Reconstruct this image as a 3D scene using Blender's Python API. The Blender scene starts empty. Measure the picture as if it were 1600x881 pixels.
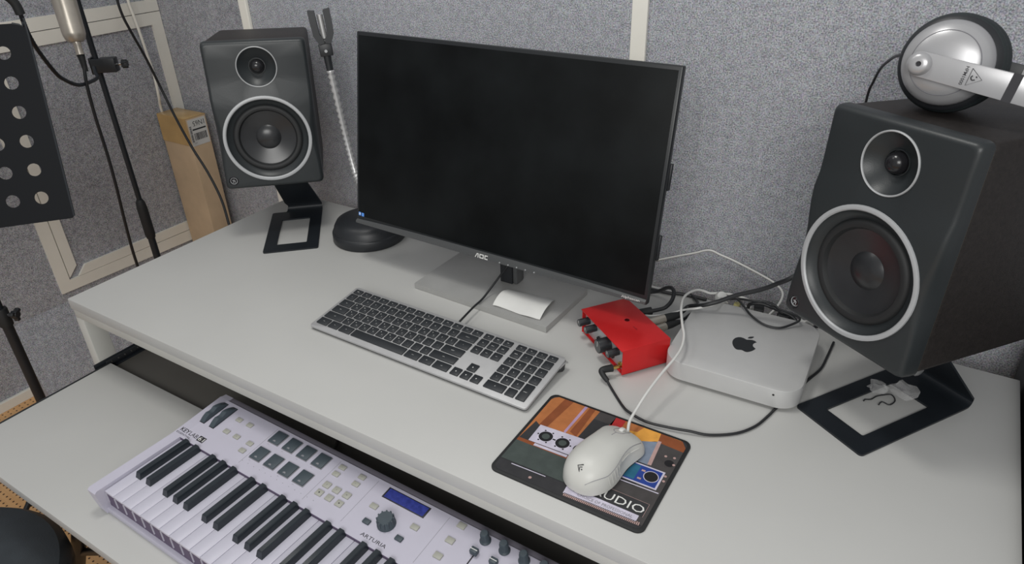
import bpy, bmesh, math, random
from mathutils import Vector, Matrix, Euler
random.seed(7)
S = bpy.context.scene
C = S.collection
H = 0.75            # height of the desk top above the floor; x runs along the desk, y to the back wall

# ------------------------------------------------------------------ camera, light, exposure
cam_d = bpy.data.cameras.new('camera'); cam = bpy.data.objects.new('camera', cam_d); C.objects.link(cam)
cam.location = (1.3198, -0.5128, 0.6609 + H)
cam.rotation_euler = (1.05124, 0.02509, 0.55253)
cam_d.sensor_width = 36; cam_d.lens = 1094.845 / 1600 * 36; cam_d.clip_start = .01; cam_d.clip_end = 50
S.camera = cam
S.view_settings.view_transform = 'Standard'; S.view_settings.look = 'None'
S.view_settings.gamma = 1; S.view_settings.use_curve_mapping = False
S.view_settings.exposure = 0.0
w = bpy.data.worlds.new('world'); S.world = w; w.use_nodes = True
w.node_tree.nodes['Background'].inputs[0].default_value = (.97, .985, 1, 1)
w.node_tree.nodes['Background'].inputs[1].default_value = 0.46

def area(name, loc, size, size_y, power, col=(1, 1, 1), target=None):
    d = bpy.data.lights.new(name, 'AREA'); d.shape = 'RECTANGLE'; d.size = size; d.size_y = size_y
    d.energy = power; d.color = col
    o = bpy.data.objects.new(name, d); C.objects.link(o); o.location = loc
    if target is not None:
        o.rotation_euler = (Vector(target) - Vector(loc)).to_track_quat('-Z', 'Y').to_euler()
    return o
area('ceiling_lamp', (0.62, 0.10, H + 1.70), .34, .34, 8.5, (1, .985, .94))
area('ceiling_lamp', (-0.30, -0.20, H + 1.70), .34, .34, 2.5, (1, .985, .95))
area('added_wall_fill', (1.7, -1.75, H + 1.25), 1.3, .8, 28, (1, .99, .965), target=(0.25, .7, H + .15))  # unseen fill light, added to brighten the walls more than the flat tops

# ------------------------------------------------------------------ materials
def nt(m): return m.node_tree.nodes, m.node_tree.links
def mat(name, col, rough=.5, metal=0, spec=.5, noise=0, nscale=60, bump=0, bscale=300, emit=None, estr=1, alpha=1, trans=0, coat=0):
    m = bpy.data.materials.new(name); m.use_nodes = True; N, L = nt(m); b = N['Principled BSDF']
    b.inputs['Base Color'].default_value = (*col, 1); b.inputs['Roughness'].default_value = rough
    b.inputs['Metallic'].default_value = metal; b.inputs['Specular IOR Level'].default_value = spec
    b.inputs['Coat Weight'].default_value = coat
    if trans: b.inputs['Transmission Weight'].default_value = trans; b.inputs['IOR'].default_value = 1.3
    if alpha < 1: b.inputs['Alpha'].default_value = alpha
    if emit: b.inputs['Emission Color'].default_value = (*emit, 1); b.inputs['Emission Strength'].default_value = estr
    if noise or bump:
        tc = N.new('ShaderNodeTexCoord')
    if noise:
        n = N.new('ShaderNodeTexNoise'); n.inputs['Scale'].default_value = nscale; n.inputs['Detail'].default_value = 5
        L.new(tc.outputs['Object'], n.inputs['Vector'])
        r = N.new('ShaderNodeMapRange'); r.inputs['From Min'].default_value = .3; r.inputs['From Max'].default_value = .7
        r.inputs['To Min'].default_value = 1 - noise; r.inputs['To Max'].default_value = 1 + noise
        L.new(n.outputs['Fac'], r.inputs['Value'])
        mx = N.new('ShaderNodeVectorMath'); mx.operation = 'SCALE'; mx.inputs[0].default_value = col
        L.new(r.outputs[0], mx.inputs['Scale']); L.new(mx.outputs[0], b.inputs['Base Color'])
    if bump:
        n2 = N.new('ShaderNodeTexNoise'); n2.inputs['Scale'].default_value = bscale; n2.inputs['Detail'].default_value = 3
        L.new(tc.outputs['Object'], n2.inputs['Vector'])
        bp = N.new('ShaderNodeBump'); bp.inputs['Strength'].default_value = bump; bp.inputs['Distance'].default_value = .001
        L.new(n2.outputs['Fac'], bp.inputs['Height']); L.new(bp.outputs[0], b.inputs['Normal'])
    return m

def fabric(name, dark, light):
    m = bpy.data.materials.new(name); m.use_nodes = True; N, L = nt(m); b = N['Principled BSDF']
    b.inputs['Roughness'].default_value = .95; b.inputs['Specular IOR Level'].default_value = .1
    tc = N.new('ShaderNodeTexCoord')
    n = N.new('ShaderNodeTexNoise'); n.inputs['Scale'].default_value = 420; n.inputs['Detail'].default_value = 2
    v = N.new('ShaderNodeTexVoronoi'); v.inputs['Scale'].default_value = 300
    n3 = N.new('ShaderNodeTexNoise'); n3.inputs['Scale'].default_value = 70; n3.inputs['Detail'].default_value = 4
    nc = N.new('ShaderNodeTexNoise'); nc.inputs['Scale'].default_value = 240; nc.inputs['Detail'].default_value = 1
    for k in (n, v, n3, nc): L.new(tc.outputs['Object'], k.inputs['Vector'])
    a = N.new('ShaderNodeMath'); a.operation = 'MULTIPLY_ADD'; a.inputs[1].default_value = .78
    L.new(n.outputs['Fac'], a.inputs[0]); 
    a2 = N.new('ShaderNodeMath'); a2.operation = 'MULTIPLY'; a2.inputs[1].default_value = .22; L.new(n3.outputs['Fac'], a2.inputs[0]); L.new(a2.outputs[0], a.inputs[2])
    r = N.new('ShaderNodeValToRGB'); r.color_ramp.elements[0].position = .36; r.color_ramp.elements[1].position = .64
    r.color_ramp.elements[0].color = (*dark, 1); r.color_ramp.elements[1].color = (*light, 1)
    L.new(a.outputs[0], r.inputs[0])
    hs = N.new('ShaderNodeMix'); hs.data_type = 'RGBA'; hs.blend_type = 'OVERLAY'; hs.inputs[0].default_value = .18
    L.new(r.outputs[0], hs.inputs[6]); L.new(nc.outputs['Color'], hs.inputs[7]); L.new(hs.outputs[2], b.inputs['Base Color'])
    bp = N.new('ShaderNodeBump'); bp.inputs['Strength'].default_value = .45; bp.inputs['Distance'].default_value = .0015
    L.new(n.outputs['Fac'], bp.inputs['Height']); L.new(bp.outputs[0], b.inputs['Normal'])
    return m
def pegfloor():
    m = bpy.data.materials.new('perforated_wood'); m.use_nodes = True; N, L = nt(m); b = N['Principled BSDF']
    tc = N.new('ShaderNodeTexCoord'); sc = N.new('ShaderNodeVectorMath'); sc.operation = 'SCALE'; sc.inputs['Scale'].default_value = 1 / .017
    fr = N.new('ShaderNodeVectorMath'); fr.operation = 'FRACTION'; sb = N.new('ShaderNodeVectorMath'); sb.operation = 'SUBTRACT'; sb.inputs[1].default_value = (.5, .5, .0)
    ml = N.new('ShaderNodeVectorMath'); ml.operation = 'MULTIPLY'; ml.inputs[1].default_value = (1, 1, 0)
    ln = N.new('ShaderNodeVectorMath'); ln.operation = 'LENGTH'; lt = N.new('ShaderNodeMath'); lt.operation = 'LESS_THAN'; lt.inputs[1].default_value = .16
    L.new(tc.outputs['Object'], sc.inputs[0]); L.new(sc.outputs[0], fr.inputs[0]); L.new(fr.outputs[0], sb.inputs[0]); L.new(sb.outputs[0], ml.inputs[0]); L.new(ml.outputs[0], ln.inputs[0]); L.new(ln.outputs['Value'], lt.inputs[0])
    n = N.new('ShaderNodeTexNoise'); n.inputs['Scale'].default_value = 12; n.inputs['Detail'].default_value = 6
    mp = N.new('ShaderNodeMapping'); mp.inputs['Scale'].default_value = (1, 8, 1); L.new(tc.outputs['Object'], mp.inputs[0]); L.new(mp.outputs[0], n.inputs['Vector'])
    r = N.new('ShaderNodeValToRGB'); r.color_ramp.elements[0].color = (.58, .30, .12, 1); r.color_ramp.elements[1].color = (.80, .50, .24, 1)
    L.new(n.outputs['Fac'], r.inputs[0])
    mx = N.new('ShaderNodeMix'); mx.data_type = 'RGBA'; L.new(lt.outputs[0], mx.inputs[0]); L.new(r.outputs[0], mx.inputs[6]); mx.inputs[7].default_value = (.06, .025, .01, 1)
    L.new(mx.outputs[2], b.inputs['Base Color']); b.inputs['Roughness'].default_value = .5
    return m
M = dict(
    fabric=fabric('grey_woven_fabric', (.178, .186, .206), (.54, .55, .59)),
    trim=mat('cream_paint', (.80, .78, .71), .5, noise=.04, nscale=8),
    floor=pegfloor(),
    desk=mat('white_laminate', (.49, .49, .475), .42, noise=.025, nscale=5, bump=.05, bscale=200),
    deskside=mat('cream_painted_frame', (.52, .515, .48), .5, noise=.04, nscale=10),
    shelfshade=mat('shade_grey_board', (.10, .095, .085), .6, noise=.05, nscale=10),  # shade under the desk, put into the base colour
    black=mat('black_plastic', (.016, .018, .021), .42, noise=.15, nscale=30),
    blackm=mat('matte_black_metal', (.010, .013, .017), .45, metal=.0, spec=.5, noise=.15, nscale=20, bump=.15, bscale=500),
    rubber=mat('black_rubber', (.012, .013, .014), .6),
    baffle=mat('satin_black_baffle', (.019, .023, .025), .40, spec=.5, bump=.1, bscale=700),
    vinyl=mat('black_vinyl_cabinet', (.018, .015, .014), .5, spec=.35, noise=.25, nscale=200, bump=.35, bscale=600),
    cone=mat('speaker_cone', (.016, .017, .019), .30, spec=.6, noise=.1, nscale=40),
    dome=mat('glossy_dome', (.012, .012, .014), .22),
    silver=mat('silver_ring', (.40, .41, .42), .42, metal=.1, noise=.03),
    panel=mat('glossy_light_panel', (.42, .42, .43), .2, metal=.3),
    chrome=mat('chrome', (.6, .6, .6), .2, metal=1, noise=.03),
    nickel=mat('champagne_nickel', (.50, .46, .40), .34, metal=.6, noise=.06, nscale=40),
    alu=mat('brushed_aluminium', (.43, .43, .435), .4, metal=.35, noise=.05, nscale=60),
    macalu=mat('bead_blasted_aluminium', (.52, .52, .515), .42, metal=.25, noise=.02, nscale=40),
    base=mat('brushed_grey_stand', (.40, .40, .39), .36, metal=.3, noise=.05, nscale=20),
    gold=mat('gold_contact', (.7, .5, .15), .3, metal=1),
    screen=mat('dark_screen', (.005, .006, .0065), .45, spec=.12, noise=.5, nscale=9),
    bezel=mat('black_bezel', (.016, .018, .020), .34, spec=.4),
    chin=mat('dark_grey_chin', (.075, .078, .08), .3),
    white=mat('white_print', (.72, .72, .70), .6),
    grey=mat('grey_print', (.22, .22, .24), .6),
    ink=mat('dark_print', (.02, .02, .025), .6),
    blue=mat('blue_sticker', (.1, .28, .75), .5),
    red=mat('red_anodised', (.70, .024, .026), .3, metal=.45, noise=.05, nscale=30),
    redink=mat('dark_red_print', (.25, .008, .012), .4),
    kbwhite=mat('lavender_white_plastic', (.49, .475, .56), .45, noise=.02, nscale=30),
    kbrearshade=mat('desk_shaded_plastic', (.16, .15, .18), .5),  # darkened for the desk shadow falling on the rear ledge
    keywhite=mat('white_key_plastic', (.52, .51, .59), .32, noise=.015),
    kbdark=mat('slate_black_key', (.018, .024, .030), .27, noise=.1, nscale=50),
    kbpurple=mat('dark_violet_recess', (.10, .075, .13), .6),
    slate=mat('slate_rubber', (.05, .068, .082), .5, noise=.08, nscale=60),
    btn=mat('warm_grey_button', (.36, .36, .32), .5),
    lcd=mat('blue_backlit_display', (.02, .025, .12), .25, emit=(.02, .03, .17), estr=.6, noise=.5, nscale=150),
    keycap=mat('charcoal_keycap', (.021, .024, .028), .45),
    paper=mat('white_paper', (.66, .66, .64), .7, noise=.02),
    seamglint=mat('painted_seam_reflection', (.11, .085, .05), .35),  # reflection along the speaker seam, painted as a brown tone
    cardboard=mat('brown_cardboard', (.58, .43, .28), .8, noise=.08, nscale=14, bump=.1),
    tape=mat('glossy_packing_tape', (.55, .36, .15), .22, noise=.1, nscale=18),
    label=mat('white_label', (.62, .62, .60), .5),
    mouse=mat('matte_white_plastic', (.56, .56, .53), .42, noise=.01),
    wcable=mat('white_cable', (.62, .62, .60), .45),
    bcable=mat('black_cable', (.014, .015, .017), .45),
    earpad=mat('black_leatherette', (.016, .022, .024), .55, bump=.6, bscale=160),
    hpsilver=mat('satin_silver_plastic', (.42, .42, .43), .3, metal=.4, noise=.02),
    plastic_bag=mat('clear_crinkled_film', (.8, .8, .8), .15, alpha=.16),
    steelflex=mat('grey_corrugated_steel', (.50, .50, .50), .35, metal=.5),
    seat=mat('dark_slate_vinyl', (.032, .040, .048), .5, noise=.12, nscale=30, bump=.3, bscale=400),
    darkpanel=mat('near_black_panel', (.012, .012, .013), .5, noise=.1),
    yellow=mat('yellowed_connector', (.42, .38, .16), .5),
)

# ------------------------------------------------------------------ mesh helpers
def catmull(pts, n=8):
    P = [Vector(p) for p in pts]; out = []
    for i in range(len(P) - 1):
        p0 = P[max(i - 1, 0)]; p1 = P[i]; p2 = P[i + 1]; p3 = P[min(i + 2, len(P) - 1)]
        for k in range(n):
            t = k / n
            out.append(.5 * ((2 * p1) + (-p0 + p2) * t + (2 * p0 - 5 * p1 + 4 * p2 - p3) * t * t + (-p0 + 3 * p1 - 3 * p2 + p3) * t ** 3))
    out.append(P[-1]); return out
_txt = {}
def text_mesh(s, bold=0):
    k = (s, bold)
    if k in _txt: return _txt[k]
    cu = bpy.data.curves.new('t', 'FONT'); cu.body = s; cu.size = 1; cu.align_x = 'CENTER'; cu.align_y = 'CENTER'; cu.resolution_u = 2
    cu.offset = bold
    o = bpy.data.objects.new('t', cu); C.objects.link(o)
    dg = bpy.context.evaluated_depsgraph_get(); me = bpy.data.meshes.new_from_object(o.evaluated_get(dg))
    vs = [v.co.copy() for v in me.vertices]; fs = [list(p.vertices) for p in me.polygons]
    bpy.data.objects.remove(o); bpy.data.curves.remove(cu); bpy.data.meshes.remove(me)
    if vs:
        x0 = min(v.x for v in vs); x1 = max(v.x for v in vs); y0 = min(v.y for v in vs); y1 = max(v.y for v in vs)
        c = Vector(((x0 + x1) / 2, (y0 + y1) / 2, 0)); vs = [v - c for v in vs]
        _txt[k] = (vs, fs, x1 - x0, y1 - y0)
    else: _txt[k] = ([], [], 1, 1)
    return _txt[k]
def T(x=0, y=0, z=0): return Matrix.Translation((x, y, z))
def RX(a): return Matrix.Rotation(a, 4, 'X')
def RY(a): return Matrix.Rotation(a, 4, 'Y')
def RZ(a): return Matrix.Rotation(a, 4, 'Z')
I4 = Matrix.Identity(4)
def rrect(x0, y0, x1, y1, r, n=6):
    out = []
    for cx, cy, a in ((x1 - r, y0 + r, -90), (x1 - r, y1 - r, 0), (x0 + r, y1 - r, 90), (x0 + r, y0 + r, 180)):
        for k in range(n + 1):
            t = math.radians(a + 90 * k / n); out.append((cx + r * math.cos(t), cy + r * math.sin(t)))
    return out
def circ(cx, cy, r, n=32): return [(cx + r * math.cos(2 * math.pi * k / n), cy + r * math.sin(2 * math.pi * k / n)) for k in range(n)]

class MB:
    def __init__(s, mtx=None): s.bm = bmesh.new(); s.m = mtx or I4; s.mats = []
    def _mi(s, m):
        if m not in s.mats: s.mats.append(m)
        return s.mats.index(m)
    def raw(s, vs, fs, m, mtx=None):
        mx = s.m @ (mtx or I4); mi = s._mi(m); bv = [s.bm.verts.new(mx @ Vector(v)) for v in vs]
        for f in fs:
            if len(set(f)) < 3: continue
            try: fc = s.bm.faces.new([bv[i] for i in f]); fc.material_index = mi
            except ValueError: pass
        return s
    def merge(s, b2, m, mtx=None):
        b2.verts.index_update(); s.raw([v.co.copy() for v in b2.verts], [[v.index for v in f.verts] for f in b2.faces], m, mtx); b2.free(); return s
    def box(s, x0, x1, y0, y1, z0, z1, m, bev=0, mtx=None, seg=2):
        b = bmesh.new(); bmesh.ops.create_cube(b, size=1)
        for v in b.verts: v.co = Vector(((x0 + x1) / 2 + v.co.x * (x1 - x0), (y0 + y1) / 2 + v.co.y * (y1 - y0), (z0 + z1) / 2 + v.co.z * (z1 - z0)))
        if bev: bmesh.ops.bevel(b, geom=list(b.edges), offset=bev, segments=seg, affect='EDGES', profile=.5)
        return s.merge(b, m, mtx)
    def prism(s, poly, z0, z1, m, holes=(), mtx=None, bev=0):
        b = bmesh.new()
        if not holes:
            f = b.faces.new([b.verts.new((x, y, z0)) for x, y in poly])
            fs = [f]
        else:
            ed = []
            for lp in [poly] + list(holes):
                vv = [b.verts.new((x, y, z0)) for x, y in lp]
                ed += [b.edges.new((vv[i], vv[(i + 1) % len(vv)])) for i in range(len(vv))]
            bmesh.ops.triangle_fill(b, edges=ed, use_beauty=True, use_dissolve=False)
            fs = list(b.faces)
        if z1 != z0:
            g = bmesh.ops.extrude_face_region(b, geom=fs)
            for v in g['geom']:
                if isinstance(v, bmesh.types.BMVert): v.co.z = z1
        bmesh.ops.recalc_face_normals(b, faces=list(b.faces))
        if bev:
            es = [e for e in b.edges if abs(e.verts[0].co.z - z1) < 1e-6 and abs(e.verts[1].co.z - z1) < 1e-6 and any(abs(f.normal.z) < .5 for f in e.link_faces)]
            bmesh.ops.bevel(b, geom=es, offset=bev, segments=2, affect='EDGES', profile=.5)
        return s.merge(b, m, mtx)
    def lathe(s, prof, m, mtx=None, n=40, cap=True):     # prof: (r, z) pairs
        vs = []; fs = []
        for r, z in prof:
            for k in range(n):
                a = 2 * math.pi * k / n; vs.append((r * math.cos(a), r * math.sin(a), z))
        for i in range(len(prof) - 1):
            for k in range(n):
                fs.append([i * n + k, i * n + (k + 1) % n, (i + 1) * n + (k + 1) % n, (i + 1) * n + k])
        if cap:
            if prof[0][0] > 1e-6: fs.append(list(range(n))[::-1])
            if prof[-1][0] > 1e-6: fs.append([(len(prof) - 1) * n + k for k in range(n)])
        b = bmesh.new(); bv = [b.verts.new(v) for v in vs]
        for f in fs:
            try: b.faces.new([bv[i] for i in f])
            except ValueError: pass
        bmesh.ops.remove_doubles(b, verts=list(b.verts), dist=1e-6)
        return s.merge(b, m, mtx)
    def cyl(s, r, z0, z1, m, mtx=None, n=28, bev=0, r2=None):
        r2 = r if r2 is None else r2
        if bev: return s.lathe([(0, z0), (r, z0), (r2, z1 - bev), (r2 - bev * .3, z1 - bev * .3), (r2 - bev, z1), (0, z1)], m, mtx, n)
        return s.lathe([(0, z0), (r, z0), (r2, z1), (0, z1)], m, mtx, n)
    def tube(s, pts, r, m, n=10, sm=8, ripple=None, mtx=None):
        P = catmull(pts, sm) if sm else [Vector(p) for p in pts]
        t0 = (P[1] - P[0]).normalized(); up = Vector((0, 0, 1)) if abs(t0.z) < .9 else Vector((1, 0, 0))
        nn = t0.cross(up).normalized(); vs = []; fs = []
        for i, p in enumerate(P):
            t = (P[min(i + 1, len(P) - 1)] - P[max(i - 1, 0)]).normalized()
            nn = (nn - t * nn.dot(t)).normalized(); bb = t.cross(nn)
            rr = r if not callable(r) else r(i / (len(P) - 1))
            if ripple: rr *= 1 + ripple * (1 if i % 2 else -1)
            for k in range(n):
                a = 2 * math.pi * k / n; vs.append(p + nn * rr * math.cos(a) + bb * rr * math.sin(a))
        for i in range(len(P) - 1):
            for k in range(n): fs.append([i * n + k, i * n + (k + 1) % n, (i + 1) * n + (k + 1) % n, (i + 1) * n + k])
        fs.append(list(range(n))[::-1]); fs.append([(len(P) - 1) * n + k for k in range(n)])
        return s.raw(vs, fs, m, mtx)
    def flat(s, poly, z, m, mtx=None): return s.raw([(x, y, z) for x, y in poly], [list(range(len(poly)))], m, mtx)
    def text(s, st, x, y, z, h, m, mtx=None, wid=None, rot=0, bold=0):   # centred, h = letter height
        vs, fs, W, Hh = text_mesh(st, bold)
        if not vs: return s
        if len(st) == 1 and not wid: Hh = .70
        k = h / Hh; kx = wid / W if wid else k
        return s.raw([(v.x * kx, v.y * k, 0) for v in vs], fs, m, (mtx or I4) @ T(x, y, z) @ RZ(rot))
    def build(s, name, parent=None, label=None, smooth=True, ang=38, recalc=False):
        if recalc: bmesh.ops.recalc_face_normals(s.bm, faces=list(s.bm.faces))
        me = bpy.data.meshes.new(name); s.bm.to_mesh(me); s.bm.free()
        for m in s.mats: me.materials.append(M[m])
        if smooth and len(me.polygons):
            me.polygons.foreach_set('use_smooth', [True] * len(me.polygons)); me.set_sharp_from_angle(angle=math.radians(ang))
        o = bpy.data.objects.new(name, me); C.objects.link(o)
        if parent: o.parent = parent
        if label: o['label'] = label
        return o
def thing(name, label, cat, loc, rot=(0, 0, 0), group=None):
    o = bpy.data.objects.new(name, None); C.objects.link(o); o.empty_display_size = .05
    o.location = (loc[0], loc[1], loc[2] + H); o.rotation_euler = rot
    o['label'] = label; o['category'] = cat
    if group: o['group'] = group
    return o
def tag(o, label, cat, group=None, loc=None):
    o['label'] = label; o['category'] = cat
    if group: o['group'] = group
    return o
def struct(mb, name):
    o = mb.build(name, smooth=False); o['kind'] = 'structure'; o.location.z += H; return o

# ------------------------------------------------------------------ the room
YB, YR, XL = .70, .965, -.98
struct(MB().box(-3.2, 3.0, -2.4, 1.2, -.80, -.75, 'floor'), 'floor')
struct(MB().box(XL - .1, XL, -2.0, YR, -.75, 1.75, 'fabric'), 'wall_left')
struct(MB().box(XL - .1, -.2, YR, YR + .1, -.75, 1.75, 'fabric'), 'wall_recess')
struct(MB().box(-.2145, 3.0, YB, YR + .1, -.75, 1.75, 'fabric'), 'wall_back')
struct(MB().box(XL, XL + .012, -2.0, .19, -.75, -.717, 'trim', .002), 'baseboard_left')
mb = MB(); mb.raw([(x, y, z) for y in (.19, .965) for x, z in ((XL + .0005, -.50), (XL + .11, -.749), (XL + .0005, -.749))], [[0, 1, 2], [5, 4, 3], [0, 3, 4, 1], [1, 4, 5, 2], [2, 5, 3, 0]], 'fabric'); struct(mb, 'wall_plinth')
E_ = .008
x0 = XL; x1 = XL + E_
# lower wall panel frame and the frame above it, mitred cream strips
def strip(pts): 
    mb = MB(); mb.raw([(x1, y, z) for y, z in pts] + [(x0, y, z) for y, z in pts], [[0, 1, 2, 3], [7, 6, 5, 4], [0, 4, 5, 1], [1, 5, 6, 2], [2, 6, 7, 3], [3, 7, 4, 0]], 'trim'); return mb
k = 0
for pts in (
    [(.371, -.467), (.371, .316), (.4065, .279), (.4065, -.431)],
    [(.371, -.467), (.4065, -.431), (.963, -.441), (.963, -.481)],
    [(.4095, -.424), (.4095, .279), (.4415, .279), (.4415, -.392)],
    [(.4380, -.4305), (.4680, -.4005), (.963, -.405), (.963, -.438)],
    [(.371, .316), (.963, .317), (.926, .279), (.4065, .278)],
    [(.926, .279), (.963, .317), (.963, -.437), (.926, -.403)],
    [(.371, .3185), (.371, .355), (.926, .355), (.963, .3195)],
    [(.926, .355), (.926, 1.7), (.963, 1.7), (.963, .3195)]):
    k += 1; struct(strip(pts), 'trim_%d' % k)
struct(MB().box(-.2195, -.192, YB - .010, YB - .0002, -.75, 1.74, 'trim', .002), 'trim_9')
struct(MB().box(.8155, .8445, YB - .008, YB - .0002, -.75, 1.74, 'trim', .001), 'trim_10')

# ------------------------------------------------------------------ desks
t = thing('desk', 'white laminate desk with a pulled out tray, carrying the monitor and speakers', 'desk', (0, 0, -.75))
dz = .75
D = T(0, 0, dz)
mb = MB(D); mb.box(0, 1.512, 0, .58, -.022, 0, 'desk', .0012); mb.build('desk_top', t)
mb = MB(D); mb.box(.0025, 1.5095, .002, .022, -.040, -.0225, 'deskside', .001); mb.build('front_rail', t)
mb = MB(D); mb.box(.0025, 1.5095, .558, .578, -.040, -.0225, 'deskside', .001); mb.build('back_rail', t)
for x in (.0025, 1.4895):
    mb = MB(D); mb.box(x, x + .02, .0225, .5575, -.040, -.0225, 'deskside', .001); mb.build('side_rail', t)
for x in (.0012, 1.4838):
    for y in (.0012, .5388):
        mb = MB(D); mb.box(x, x + .027, y, y + .036, -.75, -.0405, 'deskside', .002); mb.build('leg', t)
mb = MB(D); mb.box(.0365, 1.475, .0185, .56, -.175, -.158, 'shelfshade', .001); mb.build('under_desk_shade', t, 'added dark board standing in for the shade below the desk top')  # added board, coloured dark to give the shade under the desk
mb = MB(D); mb.box(.0385, 1.475, -.2573, .0159, -.1635, -.145, 'desk', .0012); tr = mb.build('keyboard_tray', t, 'white pull-out tray')
mb = MB(D); mb.box(.0355, .0383, -.2573, .0159, -.1640, -.1438, 'black', .0006); mb.box(.0325, .0352, -.25, .0159, -.160, -.149, 'alu', .0006); mb.build('edge_strip', tr, 'black and silver edge strip')
for x, s1 in ((.0290, 1), (1.4750, -1)):
    mb = MB(D @ T(x, 0, 0)); mb.box(.0, .0072, -.012, .50, -.160, -.1555, 'blackm', .0006); mb.box(.0, .0015, -.012, .50, -.1555, -.137, 'blackm', .0004); mb.box(.0015, .0060, .010, .48, -.150, -.140, 'black', .0008)
    for k in range(5): mb.cyl(.0016, .0, .0008, 'chrome', T(.0062, .02 + .014 * k, -.145) @ RY(math.pi / 2), 10)
    mb.build('slide_rail', tr, 'black metal slide rail')
t = thing('folding_stand', 'black tubular metal stand on the floor below the front of the tray', 'stand', (.15, -.205, -.75))
D = T(-.15, .205, .75)
for pts in ([(.262, -.203, -.225), (-.052, -.203, -.738)], [(.375, -.200, -.245), (.60, -.200, -.738)]):
    mb = MB(D); mb.tube(pts, .0125, 'blackm', 12, 0); mb.build('leg', t)
mb = MB(D); mb.tube([(.160, -.201, -.392), (.375, -.200, -.256)], .007, 'blackm', 10, 0); mb.build('brace', t)
mb = MB(D); mb.cyl(.012, 0, .03, 'blackm', T(.183, -.222, -.31) @ RX(math.pi / 2)); mb.build('bolt', t)
mb = MB(T(0, 0, H)); mb.box(1.5165, 1.95, -.235, .66, -.75, .025, 'darkpanel', .004)
tag(mb.build('equipment_cabinet'), 'black cabinet standing against the right end of the white desk', 'cabinet')

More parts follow.
